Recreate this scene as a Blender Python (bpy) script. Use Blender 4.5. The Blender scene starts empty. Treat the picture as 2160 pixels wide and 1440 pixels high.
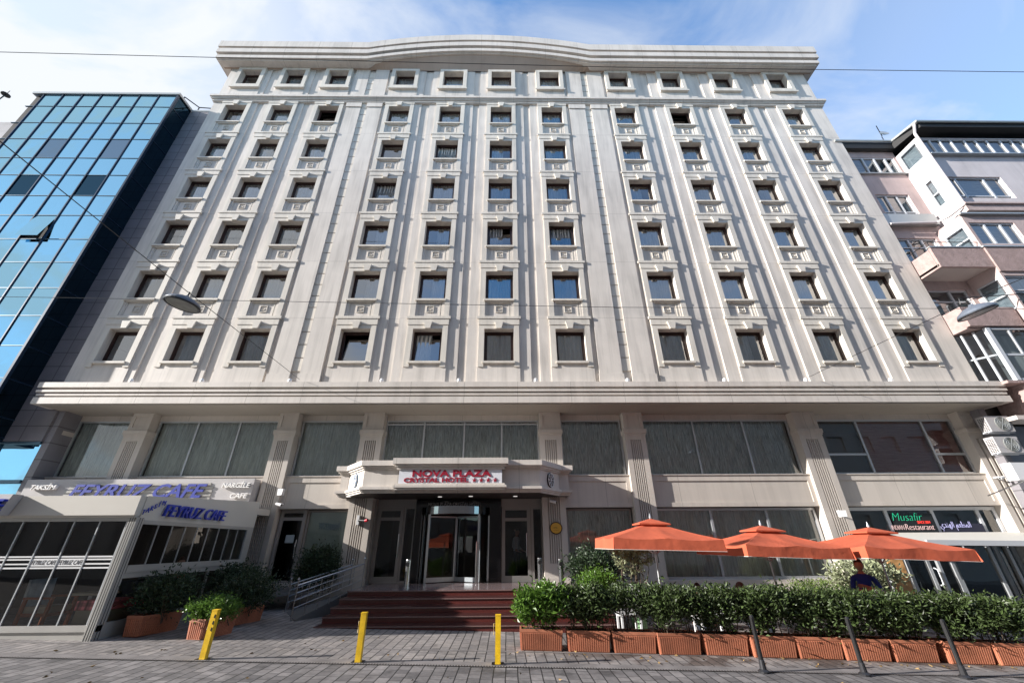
import bpy, bmesh, math, random
from mathutils import Vector, Matrix, noise as mnoise
random.seed(7)
S = bpy.context.scene
R = math.radians
# ------------------------------------------------------------------ camera
YAW, PITCH, ROLL, FPX = 0.0151575, 0.471255, -0.0067908, 840.0
_F = Vector((math.sin(YAW)*math.cos(PITCH), math.cos(YAW)*math.cos(PITCH), math.sin(PITCH)))
_r = Vector((math.cos(YAW), -math.sin(YAW), 0)); _u = _r.cross(_F)
RT = math.cos(ROLL)*_r + math.sin(ROLL)*_u
UP = -math.sin(ROLL)*_r + math.cos(ROLL)*_u
cam = bpy.data.objects.new('camera', bpy.data.cameras.new('camera'))
S.collection.objects.link(cam)
cam.matrix_world = Matrix(((RT.x, UP.x, -_F.x, 0), (RT.y, UP.y, -_F.y, 0), (RT.z, UP.z, -_F.z, 0), (0, 0, 0, 1)))
cam.data.sensor_width = 36; cam.data.lens = 36*FPX/2160
cam.data.clip_start = .05; cam.data.clip_end = 3000
S.camera = cam
S.render.resolution_x, S.render.resolution_y = 1024, 682
# ------------------------------------------------------------------ light
SUNDIR = Vector((-1.945, -.423, .74)).normalized()      # towards the sun
sun = bpy.data.objects.new('sun', bpy.data.lights.new('sun', 'SUN'))
S.collection.objects.link(sun)
sun.data.energy = 5.0; sun.data.angle = R(.5); sun.data.color = (1, .95, .89)
sun.rotation_euler = SUNDIR.to_track_quat('Z', 'Y').to_euler()
W = bpy.data.worlds.new('World'); S.world = W; W.use_nodes = True
nt = W.node_tree; nt.nodes.clear()
def N(nt, typ, **k):
    n = nt.nodes.new(typ)
    for a, b in k.items():
        if a.startswith('i_'): n.inputs[a[2:].replace('_', ' ')].default_value = b
        elif isinstance(a, str) and hasattr(n, a): setattr(n, a, b)
    return n
def LK(nt, a, b): nt.links.new(a, b)
sky = N(nt, 'ShaderNodeTexSky', sky_type='NISHITA', sun_disc=False, sun_elevation=math.asin(SUNDIR.z),
        sun_rotation=math.atan2(SUNDIR.x, SUNDIR.y), air_density=1.0, dust_density=.6, ozone_density=1.6)
tc = N(nt, 'ShaderNodeTexCoord')
mp = N(nt, 'ShaderNodeMapping'); mp.inputs['Scale'].default_value = (1.1, 2.2, 2.6); mp.inputs['Rotation'].default_value = (0, R(30), R(20))
LK(nt, tc.outputs['Generated'], mp.inputs['Vector'])
no = N(nt, 'ShaderNodeTexNoise'); no.inputs['Scale'].default_value = 1.7; no.inputs['Detail'].default_value = 9; no.inputs['Roughness'].default_value = .55; no.inputs['Distortion'].default_value = .6
LK(nt, mp.outputs[0], no.inputs['Vector'])
sep = N(nt, 'ShaderNodeSeparateXYZ'); LK(nt, tc.outputs['Generated'], sep.inputs[0])
mr = N(nt, 'ShaderNodeMapRange'); mr.inputs[1].default_value = .47; mr.inputs[2].default_value = .70; mr.inputs[3].default_value = .0; mr.inputs[4].default_value = .7
LK(nt, no.outputs[0], mr.inputs[0])
# more cloud towards the sun's side (-X), some on the far right
mx = N(nt, 'ShaderNodeMapRange'); mx.inputs[1].default_value = -.02; mx.inputs[2].default_value = -.42; mx.inputs[3].default_value = 0; mx.inputs[4].default_value = .78
LK(nt, sep.outputs[0], mx.inputs[0])
mx2 = N(nt, 'ShaderNodeMapRange'); mx2.inputs[1].default_value = .16; mx2.inputs[2].default_value = .62; mx2.inputs[3].default_value = 0; mx2.inputs[4].default_value = .34
LK(nt, sep.outputs[0], mx2.inputs[0])
ad = N(nt, 'ShaderNodeMath', operation='MAXIMUM'); LK(nt, mx.outputs[0], ad.inputs[0]); LK(nt, mx2.outputs[0], ad.inputs[1])
ad2 = N(nt, 'ShaderNodeMath', operation='ADD', use_clamp=True); LK(nt, ad.outputs[0], ad2.inputs[0])
ml0 = N(nt, 'ShaderNodeMath', operation='MULTIPLY'); LK(nt, mr.outputs[0], ml0.inputs[0]); ml0.inputs[1].default_value = .8
LK(nt, ml0.outputs[0], ad2.inputs[1])
mix = N(nt, 'ShaderNodeMix', data_type='RGBA')
gn = N(nt, 'ShaderNodeMix', data_type='RGBA', blend_type='MULTIPLY'); gn.inputs[0].default_value = 1
gn.inputs[7].default_value = (.95, 1.85, 2.50, 1)
LK(nt, sky.outputs[0], gn.inputs[6]); LK(nt, gn.outputs[2], mix.inputs[6]); LK(nt, ad2.outputs[0], mix.inputs[0])
CLOUD = 6.25
mix.inputs[7].default_value = (CLOUD*.93, CLOUD*.97, CLOUD*1.02, 1)
bg = N(nt, 'ShaderNodeBackground'); bg.inputs[1].default_value = .072
LK(nt, mix.outputs[2], bg.inputs[0])
ou = N(nt, 'ShaderNodeOutputWorld'); LK(nt, bg.outputs[0], ou.inputs[0])
S.view_settings.view_transform = 'Standard'; S.view_settings.look = 'None'
S.view_settings.exposure = 1.17; S.view_settings.gamma = 1
S.cycles.max_bounces = 8; S.cycles.transparent_max_bounces = 16
S.cycles.diffuse_bounces = 4

# ------------------------------------------------------------------ helpers
def ray(px, py):
    return RT*((px-1080)/FPX) + UP*((720-py)/FPX) + _F
def PY(px, py, y):                       # where the line of sight meets a real wall plane
    d = ray(px, py); return d*(y/d.y)
def PZ(px, py, z):
    d = ray(px, py); return d*(z/d.z)
def GZ(x): return -1.75-.024*x           # the street falls gently to the right
def PG(px, py):
    d = ray(px, py); return d*(-1.75/(d.z+.024*d.x))
def X_(px, py, y): return PY(px, py, y).x

def new_mat(name):
    m = bpy.data.materials.new(name); m.use_nodes = True; m.node_tree.nodes.clear(); return m
def M(name, col, rough=.6, metal=0, var=0., vs=1., streak=0., bump=0., bs=20., joints=(), spec=.5, emit=None, es=1., island=0., trans=0., coat=0., speck=0., cell=0.):
    m = new_mat(name); t = m.node_tree
    b = N(t, 'ShaderNodeBsdfPrincipled'); o = N(t, 'ShaderNodeOutputMaterial'); LK(t, b.outputs[0], o.inputs[0])
    b.inputs['Roughness'].default_value = rough; b.inputs['Metallic'].default_value = metal
    b.inputs['Specular IOR Level'].default_value = spec
    b.inputs['Coat Weight'].default_value = coat
    geo = N(t, 'ShaderNodeNewGeometry')
    cur = None
    rgb = N(t, 'ShaderNodeRGB'); rgb.outputs[0].default_value = (*col, 1); cur = rgb.outputs[0]
    def mult(cur, fac_socket):
        mm = N(t, 'ShaderNodeMix', data_type='RGBA', blend_type='MULTIPLY'); mm.inputs[0].default_value = 1
        LK(t, cur, mm.inputs[6]); LK(t, fac_socket, mm.inputs[7]); return mm.outputs[2]
    def nz(scale, lo, hi, sc=(1, 1, 1), det=5, a=.3, z=.7):
        mpp = N(t, 'ShaderNodeMapping'); mpp.inputs['Scale'].default_value = sc
        LK(t, geo.outputs['Position'], mpp.inputs[0])
        n = N(t, 'ShaderNodeTexNoise'); n.inputs['Scale'].default_value = scale; n.inputs['Detail'].default_value = det
        LK(t, mpp.outputs[0], n.inputs['Vector'])
        r = N(t, 'ShaderNodeMapRange'); r.inputs[1].default_value = a; r.inputs[2].default_value = z
        r.inputs[3].default_value = lo; r.inputs[4].default_value = hi
        LK(t, n.outputs[0], r.inputs[0]); return r.outputs[0]
    if var: cur = mult(cur, nz(vs, 1-var, 1+var))
    if speck: cur = mult(cur, nz(60, 1-speck, 1+speck, det=2))
    if streak: cur = mult(cur, nz(1.0, 1.0, 1-streak, (3.2, 3.2, .35), 6, .48, .72)); cur = mult(cur, nz(1.0, 1.0, 1-streak*.5, (11, 11, .55), 4, .5, .7))
    if cell:
        vm = N(t, 'ShaderNodeVectorMath', operation='MULTIPLY_ADD'); LK(t, geo.outputs['Position'], vm.inputs[0]); vm.inputs[1].default_value = (.52, 0, .352); vm.inputs[2].default_value = (.21, .5, .11)
        vf = N(t, 'ShaderNodeVectorMath', operation='FLOOR'); LK(t, vm.outputs[0], vf.inputs[0])
        wn = N(t, 'ShaderNodeTexWhiteNoise'); LK(t, vf.outputs[0], wn.inputs['Vector'])
        r = N(t, 'ShaderNodeMapRange'); r.inputs[3].default_value = 1-cell; r.inputs[4].default_value = 1+cell
        LK(t, wn.outputs[0], r.inputs[0]); cur = mult(cur, r.outputs[0])
    if island:
        r = N(t, 'ShaderNodeMapRange'); r.inputs[3].default_value = 1-island; r.inputs[4].default_value = 1+island
        LK(t, geo.outputs['Random Per Island'], r.inputs[0]); cur = mult(cur, r.outputs[0])
    if joints:
        sp = N(t, 'ShaderNodeSeparateXYZ'); LK(t, geo.outputs['Position'], sp.inputs[0])
        for ax, per, off, wid, dark in joints:
            a = N(t, 'ShaderNodeMath', operation='SUBTRACT'); LK(t, sp.outputs[ax], a.inputs[0]); a.inputs[1].default_value = off
            d = N(t, 'ShaderNodeMath', operation='PINGPONG'); LK(t, a.outputs[0], d.inputs[0]); d.inputs[1].default_value = per/2
            r = N(t, 'ShaderNodeMapRange'); r.inputs[1].default_value = wid*.5; r.inputs[2].default_value = wid*1.2
            r.inputs[3].default_value = dark; r.inputs[4].default_value = 1
            LK(t, d.outputs[0], r.inputs[0]); cur = mult(cur, r.outputs[0])
    LK(t, cur, b.inputs['Base Color'])
    if bump:
        n = N(t, 'ShaderNodeTexNoise'); n.inputs['Scale'].default_value = bs; n.inputs['Detail'].default_value = 4
        LK(t, geo.outputs['Position'], n.inputs['Vector'])
        bp = N(t, 'ShaderNodeBump'); bp.inputs['Strength'].default_value = bump; bp.inputs['Distance'].default_value = .02
        LK(t, n.outputs[0], bp.inputs['Height']); LK(t, bp.outputs[0], b.inputs['Normal'])
    if emit:
        b.inputs['Emission Color'].default_value = (*emit, 1); b.inputs['Emission Strength'].default_value = es
    if trans:
        tr = N(t, 'ShaderNodeBsdfTranslucent'); LK(t, cur, tr.inputs[0])
        ms = N(t, 'ShaderNodeMixShader'); ms.inputs[0].default_value = trans
        LK(t, b.outputs[0], ms.inputs[1]); LK(t, tr.outputs[0], ms.inputs[2]); LK(t, ms.outputs[0], o.inputs[0])
    return m
def GLASS(name, tint=(.8, .85, .85), refl=(1, 1, 1), ior=1.6, wave=.0, mn=.0, rough=.0):
    m = new_mat(name); t = m.node_tree
    o = N(t, 'ShaderNodeOutputMaterial'); g = N(t, 'ShaderNodeBsdfGlossy'); g.inputs[0].default_value = (*refl, 1); g.inputs['Roughness'].default_value = rough
    tr = N(t, 'ShaderNodeBsdfTransparent'); tr.inputs[0].default_value = (*tint, 1)
    f = N(t, 'ShaderNodeFresnel'); f.inputs[0].default_value = ior
    ax = N(t, 'ShaderNodeMath', operation='MAXIMUM'); ax.inputs[1].default_value = mn
    LK(t, f.outputs[0], ax.inputs[0])
    ms = N(t, 'ShaderNodeMixShader'); LK(t, ax.outputs[0], ms.inputs[0]); LK(t, tr.outputs[0], ms.inputs[1]); LK(t, g.outputs[0], ms.inputs[2])
    if wave:
        geo = N(t, 'ShaderNodeNewGeometry'); n = N(t, 'ShaderNodeTexNoise'); n.inputs['Scale'].default_value = .9; n.inputs['Detail'].default_value = 1
        LK(t, geo.outputs['Position'], n.inputs['Vector'])
        bp = N(t, 'ShaderNodeBump'); bp.inputs['Strength'].default_value = wave; bp.inputs['Distance'].default_value = .05
        LK(t, n.outputs[0], bp.inputs['Height']); LK(t, bp.outputs[0], g.inputs['Normal']); LK(t, bp.outputs[0], f.inputs['Normal'])
    LK(t, ms.outputs[0], o.inputs[0]); return m
def STRIPE(name, c1, c2, scale, axis=0, rough=.8, trans=0., contrast=(.35, .65), sc2=None):
    """cloth of fine hanging strings or slats"""
    m = new_mat(name); t = m.node_tree
    b = N(t, 'ShaderNodeBsdfPrincipled'); b.inputs['Roughness'].default_value = rough; b.inputs['Specular IOR Level'].default_value = .2
    o = N(t, 'ShaderNodeOutputMaterial'); geo = N(t, 'ShaderNodeNewGeometry')
    mp = N(t, 'ShaderNodeMapping'); s = [.06, .06, .06]; s[axis] = 1; mp.inputs['Scale'].default_value = s
    LK(t, geo.outputs['Position'], mp.inputs[0])
    n = N(t, 'ShaderNodeTexNoise'); n.inputs['Scale'].default_value = scale; n.inputs['Detail'].default_value = 6; n.inputs['Roughness'].default_value = .8
    LK(t, mp.outputs[0], n.inputs['Vector'])
    r = N(t, 'ShaderNodeMapRange'); r.inputs[1].default_value = contrast[0]; r.inputs[2].default_value = contrast[1]; LK(t, n.outputs[0], r.inputs[0])
    mx = N(t, 'ShaderNodeMix', data_type='RGBA'); mx.inputs[6].default_value = (*c1, 1); mx.inputs[7].default_value = (*c2, 1)
    LK(t, r.outputs[0], mx.inputs[0]); LK(t, mx.outputs[2], b.inputs['Base Color'])
    LK(t, b.outputs[0], o.inputs[0])
    return m

STJ = ((2, 2.84, 8.205, .012, .72),)
STV = ((0, 1.93, .4, .010, .6),)
m_stone = M('stone_cladding', (.60, .552, .502), .62, var=.07, vs=.9, streak=.22, cell=.035, bump=.05, bs=40, joints=STJ)
m_stone2 = M('stone_trim', (.61, .565, .50), .6, var=.06, vs=1.1, streak=.17, bump=.05, bs=40)
m_ledge = M('stone_ledge', (.59, .54, .49), .6, var=.06, vs=.8, streak=.15, cell=.03, bump=.04, bs=40, joints=STV)
m_panel = M('stone_panel', (.53, .48, .43), .58, var=.06, vs=.6, streak=.12, joints=((0, 2.6, .9, .010, .62),))
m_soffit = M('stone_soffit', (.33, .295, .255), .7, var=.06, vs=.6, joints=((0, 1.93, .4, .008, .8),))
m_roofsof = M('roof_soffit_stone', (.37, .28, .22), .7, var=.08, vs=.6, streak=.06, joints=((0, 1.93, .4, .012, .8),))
m_dark = M('dark_interior', (.03, .028, .027), .9)
m_room = M('room_wall', (.10, .09, .08), .9)
m_brown = M('brown_window_frame', (.035, .016, .013), .35, spec=.4)
m_alu = M('pale_aluminium', (.50, .52, .54), .35, metal=.55, var=.04)
m_beigealu = M('beige_door_frame', (.27, .25, .235), .45, var=.04)
m_pane = GLASS('window_glass', (.90, .93, .95), ior=1.8, wave=.10, mn=.25)
m_panedk = GLASS('ground_glass', (.88, .92, .91), refl=(.92, .94, .95), ior=1.6, wave=.06, mn=.12)
m_clear = GLASS('clear_glass', (.62, .66, .68), ior=1.45, mn=.04)
m_curt = STRIPE('net_curtain', (.50, .51, .50), (.88, .88, .85), 9, 0)
m_curtd = STRIPE('dim_net_curtain', (.34, .35, .36), (.66, .67, .66), 11, 0)
m_string = STRIPE('string_curtain', (.16, .17, .17), (.86, .89, .87), 34, 0, contrast=(.36, .62))
m_string2 = STRIPE('string_curtain_dense', (.36, .39, .38), (.88, .92, .89), 30, 0, contrast=(.3, .62))
m_blind = STRIPE('slatted_blind', (.30, .10, .085), (.50, .22, .19), 38, 2)
m_frost = M('frosted_film', (.42, .50, .46), .6, var=.25, vs=.9)
m_blueglass = GLASS('blue_mirror_glass', (.02, .05, .07), refl=(.33, .60, .76), ior=1.5, wave=.16, mn=.86)
m_bluedk = GLASS('dark_blue_mirror_glass', (.02, .03, .04), refl=(.05, .10, .14), ior=1.5, wave=.05, mn=.7)
m_bluepale = GLASS('open_sash_glass', (.05, .08, .1), refl=(.22, .30, .38), ior=1.5, wave=.08, mn=.8)
m_bluefr = M('dark_blue_aluminium', (.012, .03, .06), .3, metal=.4)
m_bluefr2 = M('steel_blue_rail', (.07, .13, .18), .35, metal=.5)
m_granite = M('grey_granite_tiles', (.19, .18, .195), .5, var=.14, vs=1.2, speck=.18, joints=((2, .58, 5.05, .018, .45), (0, 1.12, -17.2, .018, .45)))
m_redgran = M('red_brown_granite', (.105, .026, .022), .28, var=.12, vs=2, speck=.35)
m_nosing = M('granite_nosing', (.20, .125, .115), .35, speck=.25, var=.08)
m_blackgran = M('black_granite', (.010, .008, .009), .12, spec=.4)
m_steel = M('brushed_steel', (.55, .55, .56), .22, metal=1)
m_black = M('black_metal', (.012, .012, .013), .4)
m_yellow = M('yellow_paint', (.78, .49, .012), .45, var=.16, vs=9, streak=.25, speck=.08)
m_terra = M('terracotta_plastic', (.40, .150, .085), .6, var=.22, vs=3.0, speck=.08)
m_soil = M('soil', (.03, .02, .015), .95)
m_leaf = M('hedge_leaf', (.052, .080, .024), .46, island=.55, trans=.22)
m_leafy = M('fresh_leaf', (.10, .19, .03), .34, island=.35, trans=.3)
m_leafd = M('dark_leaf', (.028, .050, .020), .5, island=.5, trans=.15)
m_leafp = M('pale_leaf', (.30, .33, .20), .45, island=.3, trans=.25)
m_stem = M('woody_stem', (.09, .065, .045), .8)
m_orange = M('orange_canvas', (.54, .115, .055), .85, bump=.8, bs=4.5, var=.12, vs=2.2, trans=.22)
m_white = M('white_paint', (.72, .72, .73), .4)
m_whiteb = M('white_canvas', (.62, .60, .55), .6, trans=.1)
m_cafe = M('cafe_fascia_panel', (.56, .53, .48), .42, var=.03)
m_cafe2 = M('cafe_aluminium', (.40, .39, .37), .4, metal=.25, var=.05, vs=3)
m_cglass = GLASS('cafe_glass', (.86, .88, .88), ior=1.5, mn=.05, wave=.04)
m_signgrey = M('sign_box_grey', (.42, .40, .40), .45)
m_bluelet = M('blue_lettering', (.055, .07, .33), .35)
m_bluelet2 = M('vivid_blue_lettering', (.012, .035, .40), .3)
m_whitelet = M('white_lettering', (.80, .78, .76), .45)
m_redlet = M('red_lettering', (.30, .008, .03), .4)
m_signwhite = M('sign_white', (.66, .67, .72), .4)
m_pink = M('pink_render', (.46, .365, .35), .85, var=.10, vs=1.2, streak=.12, bump=.25, bs=12)
m_pinkw = M('white_pink_render', (.54, .50, .505), .8, var=.07, vs=1.1, streak=.12, bump=.15, bs=8)
m_pinkr = M('rough_pink_render', (.34, .25, .235), .95, var=.16, vs=5, streak=.1, bump=.9, bs=22)
m_slab = M('balcony_slab_paint', (.55, .50, .47), .8, var=.06)
m_pvc = M('white_window_frame', (.50, .52, .55), .35)
m_nbglass = GLASS('neighbour_glass', (.55, .6, .62), ior=1.7, wave=.15, mn=.2)
m_venet = STRIPE('venetian_blind', (.22, .26, .30), (.55, .58, .60), 26, 2)
m_gutter = M('zinc_gutter', (.38, .40, .40), .4, metal=.5)
m_tar = M('dark_eaves', (.012, .012, .013), .7)
m_greyblue = M('grey_blue_render', (.16, .19, .24), .8, var=.05)
m_opp = M('opposite_facade', (.58, .54, .50), .8, var=.1, vs=.3)
m_wood = M('varnished_wood', (.30, .085, .03), .4, var=.15, vs=5)
m_plaid = M('plaid_blanket', (.34, .10, .11), .9, joints=((0, .16, 0, .035, 1.9), (2, .12, 0, .03, 1.8), (0, .16, .06, .02, .4)))
m_cush = M('dark_cushion', (.05, .06, .08), .8, var=.3, vs=8)
m_cream = M('cream_upholstery', (.42, .38, .30), .8)
m_skin = M('skin', (.42, .22, .15), .55)
m_bshirt = M('blue_shirt', (.008, .045, .34), .8)
m_wshirt = M('white_shirt', (.6, .6, .62), .8)
m_rshirt = M('red_top', (.5, .02, .04), .8)
m_kshirt = M('black_jacket', (.012, .012, .014), .8)
m_jeans = M('dark_trousers', (.02, .025, .04), .85)
m_hair = M('dark_hair', (.012, .008, .006), .5)
m_hairb = M('brown_hair', (.07, .03, .018), .5)
m_neong = M('green_neon', (.0, .1, .05), .5, emit=(.03, .62, .32), es=.4)
m_neonr = M('red_neon', (.2, .01, .01), .5, emit=(1, .06, .04), es=.5)
m_neonw = M('pale_neon', (.3, .2, .2), .5, emit=(.9, .62, .58), es=.3)
m_neonv = M('violet_neon', (.2, .2, .3), .5, emit=(.5, .48, .85), es=.3)
m_paper = M('paper', (.35, .40, .42), .7)
m_gold = M('gold_plaque', (.62, .33, .04), .4)
m_lampl = M('lamp_lens', (.22, .22, .19), .25, var=.2, vs=6)
m_lamph = M('lamp_housing', (.13, .15, .19), .4, metal=.2)
m_crystal = M('crystal_mosaic', (.22, .32, .46), .35, var=.45, vs=22)
m_greenpot = M('pale_green_pot', (.24, .42, .22), .5)
m_dlight = M('downlight', (.5, .5, .5), .4, emit=(1, .95, .9), es=.35)

# mesh builder -----------------------------------------------------------------
ORG = {}
class MB:
    def __init__(s): s.v = []; s.f = []; s.mi = []; s.cur = 0
    def quad(s, *p):
        n = len(s.v); s.v += [tuple(q) for q in p]; s.f.append(tuple(range(n, n+len(p)))); s.mi.append(s.cur); return s
    def box(s, x0, x1, y0, y1, z0, z1):
        n = len(s.v)
        s.v += [(x0, y0, z0), (x1, y0, z0), (x1, y1, z0), (x0, y1, z0), (x0, y0, z1), (x1, y0, z1), (x1, y1, z1), (x0, y1, z1)]
        for f in ((0, 1, 5, 4), (1, 2, 6, 5), (2, 3, 7, 6), (3, 0, 4, 7), (4, 5, 6, 7), (3, 2, 1, 0)):
            s.f.append(tuple(n+i for i in f)); s.mi.append(s.cur)
        return s
    def hexa(s, b, t):                     # 4 bottom pts, 4 top pts (ccw from above)
        n = len(s.v); s.v += [tuple(q) for q in b]+[tuple(q) for q in t]
        for f in ((0, 1, 5, 4), (1, 2, 6, 5), (2, 3, 7, 6), (3, 0, 4, 7), (4, 5, 6, 7), (3, 2, 1, 0)):
            s.f.append(tuple(n+i for i in f)); s.mi.append(s.cur)
        return s
    def prism(s, poly, y0, y1):            # poly in XZ, counter-clockwise seen from -Y, extruded y0..y1
        n = len(s.v); k = len(poly)
        s.v += [(x, y0, z) for x, z in poly]+[(x, y1, z) for x, z in poly]
        s.f.append(tuple(range(n, n+k))); s.f.append(tuple(range(n+2*k-1, n+k-1, -1))); s.mi += [s.cur]*2
        for i in range(k):
            j = (i+1) % k; s.f.append((n+j, n+i, n+k+i, n+k+j)); s.mi.append(s.cur)
        return s
    def prismz(s, poly, z0, z1):           # poly in XY ccw from above
        n = len(s.v); k = len(poly)
        s.v += [(x, y, z0) for x, y in poly]+[(x, y, z1) for x, y in poly]
        s.f.append(tuple(range(n+k-1, n-1, -1))); s.f.append(tuple(range(n+k, n+2*k))); s.mi += [s.cur]*2
        for i in range(k):
            j = (i+1) % k; s.f.append((n+i, n+j, n+k+j, n+k+i)); s.mi.append(s.cur)
        return s
    def tube(s, pts, r, k=8, r1=None, cap=True):
        pts = [Vector(p) for p in pts]; n0 = len(s.v); m = len(pts)
        for i, p in enumerate(pts):
            d = (pts[min(i+1, m-1)]-pts[max(i-1, 0)]).normalized()
            a = d.cross(Vector((0, 0, 1)));
            if a.length < .01: a = d.cross(Vector((1, 0, 0)))
            a.normalize(); b = d.cross(a)
            rr = r if r1 is None else r+(r1-r)*i/(m-1)
            for j in range(k):
                t = 2*math.pi*j/k; s.v.append(tuple(p+a*math.cos(t)*rr+b*math.sin(t)*rr))
        for i in range(m-1):
            for j in range(k):
                j2 = (j+1) % k; s.f.append((n0+i*k+j, n0+(i+1)*k+j, n0+(i+1)*k+j2, n0+i*k+j2)); s.mi.append(s.cur)
        if cap:
            s.f.append(tuple(n0+j for j in range(k))); s.f.append(tuple(n0+(m-1)*k+j for j in reversed(range(k)))); s.mi += [s.cur]*2
        return s
    def lathe(s, cx, cy, prof, k=16, flat=1.):      # prof: (r, z)
        n0 = len(s.v)
        for r, z in prof:
            for j in range(k):
                t = 2*math.pi*j/k; s.v.append((cx+r*math.cos(t), cy+r*math.sin(t)*flat, z))
        for i in range(len(prof)-1):
            for j in range(k):
                j2 = (j+1) % k; s.f.append((n0+i*k+j, n0+i*k+j2, n0+(i+1)*k+j2, n0+(i+1)*k+j)); s.mi.append(s.cur)
        s.f.append(tuple(n0+j for j in reversed(range(k)))); e = n0+(len(prof)-1)*k
        s.f.append(tuple(e+j for j in range(k))); s.mi += [s.cur]*2
        return s
    def holes(s, x0, x1, z0, z1, yf, yb, hs, sides=True):
        """slab facing -Y between yf and yb with rectangular holes (hx0,hx1,hz0,hz1[,depth])"""
        xs = sorted({x0, x1, *[h[0] for h in hs], *[h[1] for h in hs]}); zs = sorted({z0, z1, *[h[2] for h in hs], *[h[3] for h in hs]})
        for i in range(len(xs)-1):
            for j in range(len(zs)-1):
                cx, cz = (xs[i]+xs[i+1])/2, (zs[j]+zs[j+1])/2
                if any(h[0] < cx < h[1] and h[2] < cz < h[3] for h in hs): continue
                s.quad((xs[i], yf, zs[j]), (xs[i+1], yf, zs[j]), (xs[i+1], yf, zs[j+1]), (xs[i], yf, zs[j+1]))
        for h in hs:
            a, b, c, d = h[:4]; y = yf+h[4] if len(h) > 4 else yb
            s.quad((a, yf, c), (b, yf, c), (b, y, c), (a, y, c)); s.quad((b, yf, d), (a, yf, d), (a, y, d), (b, y, d))
            s.quad((a, yf, d), (a, yf, c), (a, y, c), (a, y, d)); s.quad((b, yf, c), (b, yf, d), (b, y, d), (b, y, c))
            if len(h) > 4: s.quad((a, y, c), (b, y, c), (b, y, d), (a, y, d))
        if sides:
            s.quad((x0, yf, z0), (x0, yf, z1), (x0, yb, z1), (x0, yb, z0)); s.quad((x1, yb, z0), (x1, yb, z1), (x1, yf, z1), (x1, yf, z0))
            s.quad((x0, yf, z1), (x1, yf, z1), (x1, yb, z1), (x0, yb, z1)); s.quad((x0, yb, z0), (x1, yb, z0), (x1, yf, z0), (x0, yf, z0))
        return s
    def build(s, name, mat, parent=None, smooth=False, xf=None):
        me = bpy.data.meshes.new(name)
        vs = s.v
        if xf is not None: vs = [tuple(xf @ Vector(v)) for v in vs]
        if parent is not None:
            o = ORG.get(parent.name, (0, 0, 0)); vs = [(v[0]-o[0], v[1]-o[1], v[2]-o[2]) for v in vs]
        me.from_pydata(vs, [], s.f)
        ms = mat if isinstance(mat, (list, tuple)) else [mat]
        for m in ms: me.materials.append(m)
        if len(ms) > 1: me.polygons.foreach_set('material_index', s.mi)
        if smooth: me.polygons.foreach_set('use_smooth', [True]*len(me.polygons))
        me.update()
        ob = bpy.data.objects.new(name, me); S.collection.objects.link(ob)
        if parent is not None: ob.parent = parent; ORG[ob.name] = ORG.get(parent.name, (0, 0, 0))
        else: ORG[ob.name] = (0, 0, 0)
        return ob
def thing(name, label, cat, loc=(0, 0, 0), group=None, rot=0):
    o = bpy.data.objects.new(name, None); S.collection.objects.link(o); o.location = loc; o.rotation_euler = (0, 0, rot)
    o.empty_display_size = .2
    o['label'] = label; o['category'] = cat
    if group: o['group'] = group
    ORG[o.name] = tuple(loc); return o
def tag(o, label, cat, group=None, kind=None):
    o['label'] = label; o['category'] = cat
    if group: o['group'] = group
    if kind: o['kind'] = kind
    return o
def struct(o): o['kind'] = 'structure'; return o
def dup(o, parent=None, loc=None, rot=None, label=None):
    c = o.copy(); S.collection.objects.link(c)
    c.parent = parent
    if loc is not None: c.location = loc
    if rot is not None: c.rotation_euler = rot
    if label: c['label'] = label
    for ch in o.children: dup(ch, c)
    return c
def text(name, s, size, mat, parent, x, y, z, ext=.02, sx=1., shear=0., bold=0., align='LEFT', xf=None, spacing=1., bevel=0.):
    cu = bpy.data.curves.new(name, 'FONT'); cu.body = s; cu.size = size; cu.extrude = ext; cu.offset = bold; cu.shear = shear
    cu.align_x = align; cu.space_character = spacing; cu.bevel_depth = bevel
    cu.resolution_u = 3
    o = bpy.data.objects.new('tmp', cu); S.collection.objects.link(o)
    me = bpy.data.meshes.new_from_object(o.evaluated_get(bpy.context.evaluated_depsgraph_get()))
    bpy.data.objects.remove(o)
    og = ORG.get(parent.name, (0, 0, 0)) if parent else (0, 0, 0)
    for v in me.vertices:
        c = Vector((x+v.co.x*sx, y-v.co.z, z+v.co.y))
        if xf is not None: c = xf @ c
        v.co = (c.x-og[0], c.y-og[1], c.z-og[2])
    me.name = name; me.materials.clear(); me.materials.append(mat)
    ob = bpy.data.objects.new(name, me); S.collection.objects.link(ob)
    if parent: ob.parent = parent
    return ob
def tsize(s, **k):
    cu = bpy.data.curves.new('t', 'FONT'); cu.body = s; cu.size = 1
    o = bpy.data.objects.new('t', cu); S.collection.objects.link(o); bpy.context.view_layer.update()
    w = o.dimensions.x; bpy.data.objects.remove(o); return w

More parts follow.
